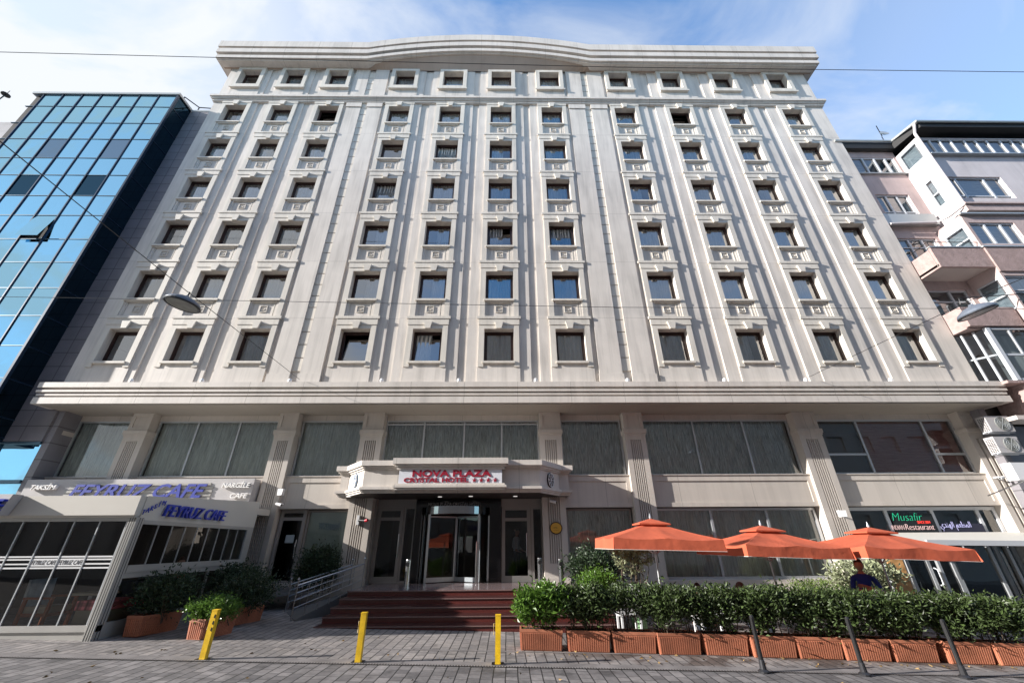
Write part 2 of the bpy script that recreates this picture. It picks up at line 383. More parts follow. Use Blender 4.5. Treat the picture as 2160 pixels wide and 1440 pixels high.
# ------------------------------------------------------------------ ground
def paver_mat(name, c1, c2, mortar, off=0., bw=.34, rh=.19, wet=False):
    m = new_mat(name); t = m.node_tree
    b = N(t, 'ShaderNodeBsdfPrincipled'); o = N(t, 'ShaderNodeOutputMaterial'); LK(t, b.outputs[0], o.inputs[0])
    geo = N(t, 'ShaderNodeNewGeometry'); sp = N(t, 'ShaderNodeSeparateXYZ'); LK(t, geo.outputs['Position'], sp.inputs[0])
    cb = N(t, 'ShaderNodeCombineXYZ'); LK(t, sp.outputs[1], cb.inputs[0]); LK(t, sp.outputs[0], cb.inputs[1])
    n0 = N(t, 'ShaderNodeTexNoise'); n0.inputs['Scale'].default_value = 1.2; LK(t, geo.outputs['Position'], n0.inputs['Vector'])
    va = N(t, 'ShaderNodeVectorMath', operation='MULTIPLY_ADD'); LK(t, n0.outputs['Color'], va.inputs[0]); va.inputs[1].default_value = (.02, .03, 0); LK(t, cb.outputs[0], va.inputs[2])
    br = N(t, 'ShaderNodeTexBrick'); br.offset = .37; br.offset_frequency = 2; br.squash = .62; br.squash_frequency = 3
    LK(t, va.outputs[0], br.inputs['Vector'])
    for k, v in (('Scale', 1), ('Mortar Size', .0075), ('Mortar Smooth', .3), ('Bias', -.1), ('Brick Width', bw), ('Row Height', rh)): br.inputs[k].default_value = v
    br.inputs['Color1'].default_value = (*c1, 1); br.inputs['Color2'].default_value = (*c2, 1); br.inputs['Mortar'].default_value = (*mortar, 1)
    # long joints a little wider and dirtier than the cross joints
    pp = N(t, 'ShaderNodeMath', operation='PINGPONG'); sp2 = N(t, 'ShaderNodeSeparateXYZ'); LK(t, va.outputs[0], sp2.inputs[0]); LK(t, sp2.outputs[1], pp.inputs[0]); pp.inputs[1].default_value = rh/2
    r = N(t, 'ShaderNodeMapRange'); r.inputs[1].default_value = .005; r.inputs[2].default_value = .013; r.inputs[3].default_value = .16; r.inputs[4].default_value = 1
    LK(t, pp.outputs[0], r.inputs[0])
    def mul(a, bb):
        mm = N(t, 'ShaderNodeMix', data_type='RGBA', blend_type='MULTIPLY'); mm.inputs[0].default_value = 1
        LK(t, a, mm.inputs[6]); LK(t, bb, mm.inputs[7]); return mm.outputs[2]
    c = mul(br.outputs[0], r.outputs[0])
    for scn, lo, hi, a, z in ((.8, .78, 1.18, .3, .7), (14, .82, 1.15, .3, .7), (2.6, 1.0, .62, .56, .66)):
        n = N(t, 'ShaderNodeTexNoise'); n.inputs['Scale'].default_value = scn; n.inputs['Detail'].default_value = 6
        LK(t, geo.outputs['Position'], n.inputs['Vector'])
        q = N(t, 'ShaderNodeMapRange'); q.inputs[1].default_value = a; q.inputs[2].default_value = z; q.inputs[3].default_value = lo; q.inputs[4].default_value = hi
        LK(t, n.outputs[0], q.inputs[0]); c = mul(c, q.outputs[0])
    ro = N(t, 'ShaderNodeMapRange'); LK(t, n0.outputs[0], ro.inputs[0]); ro.inputs[3].default_value = .62; ro.inputs[4].default_value = .82
    LK(t, ro.outputs[0], b.inputs['Roughness'])
    if wet:
        n = N(t, 'ShaderNodeTexNoise'); n.inputs['Scale'].default_value = 1.5; n.inputs['Detail'].default_value = 5; n.inputs['Distortion'].default_value = .5
        LK(t, geo.outputs['Position'], n.inputs['Vector'])
        def rng(sock, a, z, lo, hi):
            q = N(t, 'ShaderNodeMapRange'); q.inputs[1].default_value = a; q.inputs[2].default_value = z; q.inputs[3].default_value = lo; q.inputs[4].default_value = hi
            LK(t, sock, q.inputs[0]); return q.outputs[0]
        w1 = rng(n.outputs[0], .46, .56, 0, 1); w2 = rng(sp.outputs[0], .5, 2.2, 0, 1); w3 = rng(sp.outputs[1], 8.1, 8.5, .35, 1)
        a = N(t, 'ShaderNodeMath', operation='MULTIPLY'); LK(t, w1, a.inputs[0]); LK(t, w2, a.inputs[1])
        a2 = N(t, 'ShaderNodeMath', operation='MULTIPLY'); LK(t, a.outputs[0], a2.inputs[0]); LK(t, w3, a2.inputs[1])
        mm = N(t, 'ShaderNodeMix', data_type='RGBA', blend_type='MULTIPLY'); LK(t, a2.outputs[0], mm.inputs[0]); LK(t, c, mm.inputs[6]); mm.inputs[7].default_value = (.42, .36, .33, 1)
        c = mm.outputs[2]
    LK(t, c, b.inputs['Base Color'])
    bp = N(t, 'ShaderNodeBump'); bp.inputs['Strength'].default_value = .5; bp.inputs['Distance'].default_value = .01; bp.invert = True
    LK(t, br.outputs['Fac'], bp.inputs['Height']); LK(t, bp.outputs[0], b.inputs['Normal'])
    return m
m_street = paver_mat('street_pavers', (.20, .185, .183), (.088, .082, .084), (.04, .037, .036), bw=.30, rh=.185)
m_walk = paver_mat('pavement_pavers', (.25, .225, .212), (.16, .147, .145), (.05, .045, .043), bw=.36, rh=.175, wet=True)
m_kerb = M('kerb_concrete', (.17, .155, .152), .8, var=.22, vs=2.2, streak=.2, joints=((0, 2.0, .3, .02, .5),))
m_drain = M('drain_slot', (.22, .20, .195), .7, joints=((0, .045, 0, .014, .12),))
def sheet(name, x0, x1, y0, y1, dz, mat):
    b = MB(); b.quad((x0, y0, GZ(x0)+dz), (x1, y0, GZ(x1)+dz), (x1, y1, GZ(x1)+dz), (x0, y1, GZ(x0)+dz)); return struct(b.build(name, mat))
sheet('street', -300, 300, -300, 300, 0, m_street)
sheet('pavement', -60, 60, 8.33, 17, .004, m_walk)
sheet('kerb', -60, 60, 8.10, 8.33, .008, m_kerb)
sheet('kerb_band', -60, 60, 9.05, 9.13, .008, m_kerb)
sheet('drain', -60, 60, 8.03, 8.085, .012, m_drain)

# ------------------------------------------------------------------ hotel
HX0, HX1, WY = -16.4, 18.05, 14.0
XS = [-15.063, -12.499, -9.94, -5.999, -3.145, -.306, 2.536, 6.653, 9.767, 12.895, 16.183]
ZS = [6.27, 9.095, 11.93, 14.76, 17.61, 20.466, 23.77]
hotel = thing('hotel_building', 'large beige stone hotel with eleven columns of windows, curved roof cornice and glazed ground floors', 'building', (0, 14, -1.75))
OH = [1.415]*6+[1.40]
OW = .585; BW = .825
wall = MB()
ZB, ZT = 4.6, 25.45
for x in XS:
    wall.holes(x-BW, x+BW, ZB, ZT, WY, 14.36, [(x-OW, x+OW, z, z+h) for z, h in zip(ZS, OH)]+[(x-.50, x+.50, z-.855, z-.09, .045) for z in ZS[1:6]])
# strips between the window bays
def strip(x0, x1, y, z0=ZB, z1=ZT): wall.box(x0, x1, y, 14.36, z0, z1)
strip(HX0, XS[0]-BW, 14.02); strip(XS[-1]+BW, HX1, 14.03)
gaps = [(XS[i]+BW, XS[i+1]-BW) for i in range(10)]
rust = MB()
for i, (a, b) in enumerate(gaps):
    if i in (2, 6):
        w = b-a; g = .17; c = .36; s_ = (w-2*g-c)/2
        wall.box(a, a+g, 14.085, 14.36, ZB, ZT); wall.box(b-g, b, 14.085, 14.36, ZB, ZT)
        for q in (a+g, b-g-s_):
            wall.box(q, q+s_, 13.985, 14.36, ZB, 22.0)
            wall.box(q-.03, q+s_+.03, 13.94, 13.985, 21.8, 22.13)
            wall.box(q-.03, q+s_+.03, 13.93, 13.985, ZB, 5.75)
            wall.box(q, q+s_, 13.985, 14.36, 22.0, ZT)
        m0 = a+g+s_
        wall.box(m0, m0+c, 14.075, 14.36, ZB, ZT)
        z = 5.9
        while z < 25.2:
            rust.box(m0+.005, m0+c-.005, 14.035, 14.074, z, z+.525); z += .568
        rust.build('rusticated_block', m_stone2, hotel); rust = MB()
    else:
        w = b-a; c = .44 if w > 1.2 else .34; l = (w-c)/2
        wall.box(a, a+l, 14.032, 14.36, ZB, ZT); wall.box(b-l, b, 14.032, 14.36, ZB, ZT); wall.box(a+l, b-l, 14.09, 14.36, ZB, ZT)
w_ = wall.build('wall', m_stone, hotel)
# body behind
b = MB()
b.box(HX0, HX0+.25, 14.361, 26, -1.9, 25.3); b.box(HX1-.25, HX1, 14.361, 26, -2.3, 25.3)
b.box(HX0, HX1, 25.5, 26.2, -2.3, 25.3)
b.box(HX0, HX1, 14.2, 26, 25.45, 25.8)
b.build('side_wall', m_granite, hotel)
b = MB(); b.box(HX0+.26, HX1-.26, 15.5, 15.6, 4.75, 25.3); b.box(HX0+.26, HX1-.26, 14.9, 18.4, 4.6, 4.74)
for z in ZS[1:]: b.box(HX0+.26, HX1-.26, 14.37, 15.45, z-1.0, z-.8)
b.box(HX0+.26, HX1-.26, 18.4, 18.5, -2.3, 4.6)
b.build('interior_wall', m_room, hotel)

# windows: surround with keystone, sill and spandrel; frame, pane and curtain are its children
def win_mesh(kind):
    s = MB()
    if kind == 'top':
        for a, b_ in ((-.80, -OW), (OW, .80)): s.box(a, b_, -.10, -.002, -.34, 1.60)
        s.box(-OW, OW, -.10, -.002, 1.40, 1.60); s.box(-.86, .86, -.14, -.1005, -.34, -.24); s.box(-OW, OW, -.10, -.002, -.34, -.003)
        return s
    lo = -.23 if kind == 'low' else -.855
    for a, b_ in ((-.80, -OW), (OW, .80)): s.box(a, b_, -.034, -.002, lo, 1.42)
    s.box(-.80, .80, -.034, -.002, 1.4205, 1.60)
    s.box(-.82, .82, -.055, -.002, 1.6005, 1.872 if kind != 'cap' else 1.77)
    if kind != 'cap': s.box(-.88, .88, -.08, -.002, 1.8725, 1.985)
    s.prism([(-.10, 1.40), (.10, 1.40), (.17, 1.72), (-.17, 1.72)], -.13, -.0555)
    s.box(-.63, .63, -.085, .28, -.088, 0)
    if kind != 'low':
        s.box(-.499, .499, -.03, .044, -.15, -.0905)           # moulding under the sill
        for a, b_ in ((-.499, -.455), (.38, .43), (.455, .499)): s.box(a, b_, .018, .044, -.853, -.1505)
        z0, z1 = -.61, -.31; h = (z1-z0)/2; zc = (z0+z1)/2; w = .022
        for q in ((-h, h, z0, z0+w), (-h, h, z1-w, z1), (-h, -h+w, z0+w, z1-w), (h-w, h, z0+w, z1-w),
                  (-.05, .05, zc-.06, zc-.06+w), (.05-w, .05, zc-.06+w, zc+.04), (-.05, .0, zc+.02, zc+.04)):
            s.box(q[0], q[1], .012, .044, q[2], q[3])
    return s
def frame_mesh(h):
    s = MB(); f = .075
    s.box(-OW+.002, -OW+f, .24, .31, .002, h-.002); s.box(OW-f, OW-.002, .24, .31, .002, h-.002)
    s.box(-OW+f, OW-f, .24, .31, h-f, h-.002); s.box(-OW+f, OW-f, .24, .31, .002, .045)
    i = f+.003
    s.box(-OW+i, -OW+i+.035, .262, .30, .048, h-f-.003); s.box(OW-i-.035, OW-i, .262, .30, .048, h-f-.003)
    s.box(-OW+i+.035, OW-i-.035, .262, .30, h-f-.045, h-f-.003)
    return s
def pane_mesh(h):
    s = MB(); s.quad((-.48, .285, .045), (.48, .285, .045), (.48, .285, h-.10), (-.48, .285, h-.10)); return s
def curtain_mesh(x0, x1, h, seed, amp=.035):
    s = MB(); rr = random.Random(seed); n = max(6, int((x1-x0)*44)); ph = rr.random()*6
    pts = []
    for i in range(n+1):
        x = x0+(x1-x0)*i/n; pts.append((x, .42+amp*math.sin(x*44+ph+1.5*math.sin(x*9+ph))))
    for i in range(n):
        (a, ya), (c, yc) = pts[i], pts[i+1]; s.quad((a, ya, .02), (c, yc, .02), (c, yc, h-.04), (a, ya, h-.04))
    return s
protos = {}
def mk(key, fn):
    if key not in protos: protos[key] = fn()
    return protos[key]
def mesh_of(mbobj, name, mat, smooth=False):
    me = bpy.data.meshes.new(name); me.from_pydata(mbobj.v, [], mbobj.f); me.materials.append(mat)
    if smooth: me.polygons.foreach_set('use_smooth', [True]*len(me.polygons))
    me.update(); return me
def inst(name, me, parent, loc=(0, 0, 0), rot=(0, 0, 0)):
    o = bpy.data.objects.new(name, me); S.collection.objects.link(o); o.parent = parent; o.location = loc; o.rotation_euler = rot; return o
rw = random.Random(21)
hl = hotel.location
OPEN = {(2, 5), (3, 0), (8, 5)}        # sashes tilted or ajar
for r, z in enumerate(ZS):
    kind = 'low' if r == 0 else 'top' if r == 6 else 'cap' if r == 5 else 'mid'
    wm = mk('w'+kind, lambda: mesh_of(win_mesh(kind), 'window', m_stone2))
    fm = mk('f', lambda: mesh_of(frame_mesh(1.40), 'window_frame', m_brown))
    pm = mk('p', lambda: mesh_of(pane_mesh(1.40), 'pane', m_pane))
    for c, x in enumerate(XS):
        w = inst('window', wm, hotel, (x-hl.x, WY-hl.y, z-hl.z))
        inst('window_frame', fm, w)
        p = inst('pane', pm, w)
        if (c, r) in OPEN or rw.random() < .07:
            p.rotation_euler = (R(-7), 0, 0); p.location = (0, .0, 0)
        q = rw.random(); mt = m_curt if rw.random() < .6 else m_curtd
        if (c, r) in OPEN or (c, r) == (0, 0): continue
        v = rw.randrange(3)
        if q < .74:
            inst('curtain', mk(('c', v, mt.name), lambda: mesh_of(curtain_mesh(-.57, .57, 1.4, v), 'curtain', mt, True)), w)
        elif q < .88:
            inst('curtain', mk(('cl', v, mt.name), lambda: mesh_of(curtain_mesh(-.57, .12, 1.4, v), 'curtain', mt, True)), w)
        elif q < .96:
            inst('curtain', mk(('cr', v, mt.name), lambda: mesh_of(curtain_mesh(-.1, .57, 1.4, v), 'curtain', mt, True)), w)
# string course
b = MB(); b.box(HX0-.22, HX1+.22, 13.80, 14.3, 22.47, 22.62); b.box(HX0-.18, HX1+.18, 13.85, 14.3, 22.40, 22.4695); b.box(HX0-.13, HX1+.13, 13.88, 14.3, 22.33, 22.3995); b.box(HX0-.08, HX1+.08, 13.93, 14.3, 22.22, 22.3295)
b.box(HX0-.05, HX1+.05, 13.96, 14.3, 22.17, 22.2195)
b.build('string_course', m_ledge, hotel)
# lower cornice
b = MB()
b.box(HX0-.35, HX1+.35, 13.60, 14.7, 5.10, 5.29); b.box(HX0-.20, HX1+.20, 13.70, 14.7, 5.01, 5.0995); b.box(HX0-.34, HX1+.34, 13.61, 14.7, 4.93, 5.0095)
b.box(HX0-.20, HX1+.20, 13.71, 14.7, 4.865, 4.9295); b.box(HX0-.29, HX1+.29, 13.64, 14.7, 4.80, 4.8645); b.box(HX0-.12, HX1+.12, 13.76, 14.7, 4.735, 4.7995)
b.box(HX0-.31, HX1+.31, 13.62, 14.7, 4.50, 4.7345)
b.build('lower_cornice', m_ledge, hotel)
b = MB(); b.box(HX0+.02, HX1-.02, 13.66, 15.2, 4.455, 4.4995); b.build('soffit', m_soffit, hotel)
# roof cornice with the curved pediment
def rise(x):
    t = (x+1.62)/6.65
    return 0 if abs(t) >= 1 else .95*(1-t*t)*min(1, (1-abs(t))*9+.35)
xs = [HX0-.72, HX0, -12, -8.27]+[-8.2+i*.4 for i in range(34)]+[5.1, 9, 14, HX1, HX1+.72]
xs = sorted(set(round(x, 3) for x in xs))
layers = [(0.0, .72, 26.43, 27.0), (.16, .56, 26.28, 26.43), (.03, .69, 25.90, 26.28), (.18, .54, 25.72, 25.90), (.10, .62, 25.46, 25.72), (.22, .5, 25.38, 25.46)]
b = MB()
def sweep(b, prof, ext):
    # prof list of (y,z) closed loop; follows the rise
    X = [min(max(x, HX0-ext), HX1+ext) for x in xs]; X = sorted(set(X)); n0 = len(b.v); k = len(prof)
    for x in X:
        rr = rise(x)
        for y, z in prof: b.v.append((x, y, z+rr))
    for i in range(len(X)-1):
        for j in range(k):
            j2 = (j+1) % k; b.f.append((n0+i*k+j, n0+(i+1)*k+j, n0+(i+1)*k+j2, n0+i*k+j2)); b.mi.append(0)
    b.f.append(tuple(n0+j for j in range(k))); e = n0+(len(X)-1)*k; b.f.append(tuple(e+j for j in reversed(range(k)))); b.mi += [0, 0]
for dy, ext, z0, z1 in layers:
    y = 13.3+dy
    sweep(b, [(y, z0+.0004), (y, z1), (14.6, z1), (14.6, z0+.0004)], ext)
b.build('roof_cornice', m_ledge, hotel)
b = MB()
X = [x for x in xs if HX0-.45 < x < HX1+.45]; X = [HX0-.42]+X+[HX1+.42]
for i in range(len(X)-1):
    a, c = X[i], X[i+1]; ra, rc = rise(a), rise(c)
    b.quad((a, 14.0, 25.36), (c, 14.0, 25.36), (c, 13.56, 25.46+rc), (a, 13.56, 25.46+ra))
b.quad((HX0-.42, 13.56, 25.46), (HX0-.42, 14.5, 25.46), (HX0, 14.5, 25.36), (HX0, 14.0, 25.36))
b.quad((HX1+.42, 14.5, 25.46), (HX1+.42, 13.56, 25.46), (HX1, 14.0, 25.36), (HX1, 14.5, 25.36))
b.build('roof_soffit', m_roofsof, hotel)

# ---- ground floors
YP, YG, YS = 14.65, 15.05, 14.78
def xz(px, py, y): p = PY(px, py, y); return p.x, p.z
PIL = [(62, 83, 1010), (222, 269, 1009), (557, 601, 1000), (752, 799, 970), (1140, 1187, 965), (1326, 1370, 975), (1706, 1757, 980), (2087, 2133, 1000)]
PX = []
for a, c, y in PIL: PX.append((X_(a, y, YP), X_(c, y, YP)))
PX[0] = (-16.38, PX[0][1]); PX[-1] = (PX[-1][0], 18.03)
def pilaster(x0, x1, z0=-2.3, nf=6):
    s = MB(); w = x1-x0
    ft = .55 if w < 1.2 else .4
    fl = w*ft; st = fl/nf; f0 = x0+(w-fl)/2
    s.holes(x0, x1, z0, 3.65, YP, YG+.1, [(f0+i*st+st*.2, f0+i*st+st*.68, -.55, 3.42, .09) for i in range(nf)])
    s.box(x0-.045, x1+.045, YP-.05, YG+.05, 3.65, 3.80)
    s.box(x0-.02, x1+.02, YP-.02, YG+.05, 3.58, 3.6495)
    s.holes(x0+.01, x1-.01, 3.8005, 4.455, YP+.01, YG+.1, [(x0+.14, x1-.14, 3.93, 4.36, .025)])
    s.box(x0-.02, x1+.02, YP-.025, YG+.1, z0, -.95)
    return s
for i, (a, c) in enumerate(PX):
    pilaster(a, c, nf=6 if i not in (0, 7) else 2).build('pilaster', m_panel, hotel)
UT, UB, LT = 4.25, 2.28, 1.10        # upper glass top / bottom, lower glass top
bays = [(PX[i][1], PX[i+1][0]) for i in range(7)]
b = MB()
for i, (a, c) in enumerate(bays):
    b.box(a, c, YG-.03, YG+.12, UT, 4.455)
    if i == 3: continue
    b.holes(a, c, 1.13, 2.17, YS, YG+.1, [(a+.14, c-.14, 1.27, 1.98, .03)])
    b.box(a, c, YS-.03, YG+.1, 2.1705, 2.2)
b.build('spandrel_wall', m_panel, hotel)
b = MB()
b.box(bays[3][0], bays[3][1], YS, YG+.1, 1.5, 2.15); b.build('canopy_backing', m_panel, hotel)
def glazed(x0, x1, z0, z1, y, muls=(), trans=(), fr=.06, fmat=m_alu, gmat=m_panedk, name='shop_window', parent=hotel, cmat=None, cy=.22, sill=True, frd=.07):
    """frame (part) with pane and curtain children"""
    s = MB()
    s.box(x0, x0+fr, y-frd/2, y+frd/2, z0, z1); s.box(x1-fr, x1, y-frd/2, y+frd/2, z0, z1)
    s.box(x0+fr, x1-fr, y-frd/2, y+frd/2, z1-fr, z1); s.box(x0+fr, x1-fr, y-frd/2, y+frd/2, z0, z0+fr)
    for m in muls: s.box(m-fr/2, m+fr/2, y-frd/2-.006, y+frd/2-.002, z0+fr, z1-fr)
    for t in trans:
        if isinstance(t, tuple): s.box(t[1], t[2], y-frd/2+.003, y+frd/2-.004, t[0]-fr/2, t[0]+fr/2)
        else: s.box(x0+fr, x1-fr, y-frd/2+.003, y+frd/2-.004, t-fr/2, t+fr/2)
    f = s.build(name, fmat, parent)
    g = MB(); g.quad((x0+fr*.5, y+.003, z0+fr*.5), (x1-fr*.5, y+.003, z0+fr*.5), (x1-fr*.5, y+.003, z1-fr*.5), (x0+fr*.5, y+.003, z1-fr*.5))
    g.build('pane', gmat, f)
    if cmat:
        cs = MB(); n = int((x1-x0)*16); rr = random.Random(int(x0*100))
        ph = rr.random()*6
        pts = [(x0+(x1-x0)*i/n, y+cy-.07+.035*math.sin(i*1.3+ph)+.03*math.sin(i*.37)) for i in range(n+1)]
        for i in range(n): cs.quad((*pts[i], z0), (*pts[i+1], z0), (*pts[i+1], z1), (*pts[i], z1))
        cs.build('curtain', cmat, f, smooth=True)
    return f
# upper row
up_m = {0: [], 1: [X_(381.5, 1006, YG), X_(475, 1006, YG)], 2: [], 4: [], 5: [X_(1481, 998, YG), X_(1592, 998, YG)], 6: [X_(1845, 998, YG), X_(1991, 998, YG)]}
for i, (a, c) in enumerate(bays):
    if i == 3:
        ms = [X_(890, 965, YG), X_(977, 965, YG), X_(1058, 965, YG)]
        glazed(a, c, 2.15, UT, YG, ms, [PY(1000, 895, YG).z], cmat=m_string)
    elif i == 6:
        ms = up_m[6]; zt = PY(1800, 958, YG).z
        glazed(a, c, 2.2, UT, YG, ms, [(zt, a+.06, ms[0]-.03), (zt, ms[1]+.03, c-.06)], cmat=None, fr=.075)
        bl = MB(); bl.quad((ms[0]+.05, YG+.12, 2.26), (c-.05, YG+.12, 2.26), (c-.05, YG+.12, UT), (ms[0]+.05, YG+.12, UT)); bl.build('slatted_blind', m_blind, hotel)
    else:
        glazed(a+.02, c-.02, 2.2, UT, YG, up_m[i], cmat=m_string2 if i < 3 else m_string)
# lower row
LB = -.93
def lowbay(i): return bays[i]
a, c = bays[4]; glazed(a+.05, c-.05, LB-.1, LT, YG, cmat=m_string, fmat=m_beigealu)
a, c = bays[5]; glazed(a+.05, c-.05, LB-.12, LT, YG, [X_(1496, 1075, YG), X_(1613, 1075, YG)], cmat=m_string2, fr=.08)
a, c = bays[2]; xm = X_(652, 1080, YG)
glazed(xm, c-.02, LB-.1, LT, YG, cmat=None, fmat=m_beigealu)
bl = MB(); bl.quad((xm, YG+.1, LB), (c, YG+.1, LB), (c, YG+.1, LT), (xm, YG+.1, LT)); bl.build('frosted_screen', m_frost, hotel)
a, c = bays[6]
mus = [X_(1863, 1072, YG), X_(1960, 1072, YG), X_(2056, 1072, YG)]
glazed(a+.03, c-.03, -2.0, LT, YG, mus, [-.0], fr=.11, fmat=m_pvc)
for i in (0, 1): b = MB(); b.box(bays[i][0], bays[i][1], YG-.1, YG+.1, -2.0, 1.13); b.build('base_wall', m_panel, hotel)
for i in (2, 4, 5):
    b = MB(); a, c = bays[i]; b.box(a, c, YG-.16, YG+.12, -2.3, LB-.12)
    if i == 5: b.box(a, c, YG-.28, YG-.1605, LB-.42, LB-.32); b.box(a, c, YG-.22, YG-.1605, LB-.3195, LB-.13)
    b.build('base_wall', m_panel, hotel)

# ---- side door at the cafe end
def door(x0, x1, z0, z1, y, fr=.11, mat=m_beigealu, gmat=m_clear, name='door', transom=None, hx=None, hz=(-.3, .5), top=.25):
    s = MB()
    s.box(x0, x0+fr, y-.04, y+.04, z0, z1); s.box(x1-fr, x1, y-.04, y+.04, z0, z1)
    s.box(x0+fr, x1-fr, y-.04, y+.04, z1-fr, z1); s.box(x0+fr, x1-fr, y-.04, y+.04, z0, z0+fr*1.5)
    if transom: s.box(x0+fr, x1-fr, y-.041, y+.039, transom-.05, transom+.05)
    d = s.build(name, mat, hotel)
    g = MB(); g.quad((x0+fr*.6, y, z0), (x1-fr*.6, y, z0), (x1-fr*.6, y, z1-.02), (x0+fr*.6, y, z1-.02)); g.build('pane', gmat, d)
    if hx is not None:
        h = MB(); h.tube([(hx, y-.13, hz[0]), (hx, y-.13, hz[1])], .022)
        for q in (hz[0]+.1, hz[1]-.1): h.tube([(hx, y-.12, q), (hx, y-.03, q)], .018)
        h.build('door_handle', m_steel, d)
    return d
x0, x1 = X_(598, 1080, 14.98), X_(648, 1080, 14.98)
d0 = door(x0-.05, x1+.02, -1.15, LT+.02, 14.98, transom=PY(620, 1094, 14.98).z)
h = MB(); hp = [PY(560+325/4.964, 1040+485/4.964, 14.85), PY(560+305/4.964, 1040+560/4.964, 14.8), PY(560+290/4.964, 1040+680/4.964, 14.85)]; h.tube(hp, .02); h.build('door_handle', m_steel, d0)
b = MB(); p = PY(611, 1136, 14.93); b.box(p.x-.14, p.x+.14, 14.925, 14.934, p.z-.12, p.z+.12)
tag(b.build('notice', m_paper), 'pale paper notice stuck on the glass of the side door left of the entrance', 'notice')
# ---- main entrance
YE = 15.2
r_ = lambda x, y, k: PY(700+x/4.32, 1020+y/4.32, k)
xL, xm1, xBk0, xBk1, xR = -4.52, -3.6, -3.16, -.19, 1.30
ZF = -1.094
door(xL+.03, xm1+.02, ZF, 1.2, YE, .12, hx=xm1-.05, hz=(-.35, .35), transom=.82)
glazed(xm1+.03, xBk0, ZF, 1.2, YE, fr=.06, fmat=m_beigealu, gmat=m_clear, name='sidelight')
door(xBk1+.02, .83, ZF, 1.2, YE, .12, hx=.68, hz=(-.35, .35), transom=.78)
glazed(.84, xR-.02, ZF, 1.2, YE, fr=.09, fmat=m_beigealu, gmat=m_clear, name='sidelight')
b = MB(); b.box(bays[3][0]-.0, xL+.02, YE-.25, YE+.1, -1.9, 1.47); b.box(xL+.0205, xBk0, YE-.05, YE+.06, 1.2, 1.47); b.build('entrance_wall', m_beigealu, hotel)
b = MB(); b.box(xR-.01, bays[3][1], YE-.25, YE+.1, -1.9, 1.47); b.box(xBk1, xR-.0105, YE-.05, YE+.06, 1.2, 1.47); b.build('entrance_wall', m_beigealu, hotel)
b = MB(); b.box(xBk0, xBk0+.22, YE-.12, YE+.1, ZF, 1.4); b.box(xBk1-.40, xBk1, YE-.12, YE+.1, ZF, 1.4); b.box(xBk0+.22, xBk1-.4, YE-.12, YE+.1, 1.17, 1.4)
b.build('portal', m_blackgran, hotel)
# revolving door: drum head, posts, curved glass, wings
cx, cy, rr = -1.76, 15.45, 1.12
rv = MB(); k = 20
def arc(r0, r1, z0, z1, a0, a1, s, n=20):
    for i in range(n):
        t0, t1 = R(a0+(a1-a0)*i/n), R(a0+(a1-a0)*(i+1)/n)
        P = lambda t, r: (cx+r*math.cos(t), cy+r*math.sin(t))
        A, B, C_, D_ = P(t0, r1), P(t1, r1), P(t1, r0), P(t0, r0)
        s.hexa([(*A, z0), (*B, z0), (*C_, z0), (*D_, z0)], [(*A, z1), (*B, z1), (*C_, z1), (*D_, z1)])
arc(rr-.1, rr+.03, .93, 1.165, 180, 360, rv)
rd = rv.build('revolving_door', M('polished_steel', (.30, .30, .31), .12, metal=1), hotel)
n = 10
for a0, a1 in ((180, 222), (318, 360)):
    g = MB()
    for i in range(n):
        t0, t1 = R(a0+(a1-a0)*i/n), R(a0+(a1-a0)*(i+1)/n)
        g.quad((cx+rr*math.cos(t0), cy+rr*math.sin(t0), ZF+.02), (cx+rr*math.cos(t1), cy+rr*math.sin(t1), ZF+.02), (cx+rr*math.cos(t1), cy+rr*math.sin(t1), .93), (cx+rr*math.cos(t0), cy+rr*math.sin(t0), .93))
    g.build('curved_glass', m_clear, rd, smooth=True)
for a in (181, 222, 318, 359):
    g = MB(); t = R(a); x, y = cx+rr*math.cos(t), cy+rr*math.sin(t); g.box(x-.035, x+.035, y-.035, y+.035, ZF, .93); g.build('door_post', m_steel, rd)
g = MB()
g.tube([(cx+.80, cy-rr-.05, ZF+.02), (cx+.80, cy-rr-.05, .1)], .022); g.build('pull_rail', m_steel, rd)
for a in (209, 331, 90):
    s = MB(); t = R(a); dx, dy = math.cos(t), math.sin(t)
    def wb(r0, r1, z0, z1, th=.025):
        nx, ny = -dy*th, dx*th
        s.hexa([(cx+dx*r0-nx, cy+dy*r0-ny, z0), (cx+dx*r1-nx, cy+dy*r1-ny, z0), (cx+dx*r1+nx, cy+dy*r1+ny, z0), (cx+dx*r0+nx, cy+dy*r0+ny, z0)],
               [(cx+dx*r0-nx, cy+dy*r0-ny, z1), (cx+dx*r1-nx, cy+dy*r1-ny, z1), (cx+dx*r1+nx, cy+dy*r1+ny, z1), (cx+dx*r0+nx, cy+dy*r0+ny, z1)])
    wb(.02, rr-.12, ZF+.02, ZF+.15, .018); wb(.02, rr-.12, .85, .9, .018); wb(.015, .045, ZF+.15, .85, .018); wb(rr-.15, rr-.12, ZF+.15, .85, .018)
    w = s.build('door_wing', m_alu, rd)
    g = MB(); g.quad((cx+dx*.05, cy+dy*.05, ZF+.1), (cx+dx*(rr-.14), cy+dy*(rr-.14), ZF+.1), (cx+dx*(rr-.14), cy+dy*(rr-.14), .85), (cx+dx*.05, cy+dy*.05, .85)); g.build('pane', m_clear, w)
text('portal_lettering', 'NOVA PLAZA CRYSTAL HOTEL', .155, M('dull_steel_letters', (.4, .38, .37), .4, metal=.6), hotel, r_(878, 185, YE-.13).x, YE-.135, 1.225, .008, sx=1.0*(r_(1360, 185, YE-.13).x-r_(878, 185, YE-.13).x)/(tsize('NOVA PLAZA CRYSTAL HOTEL')*.155))
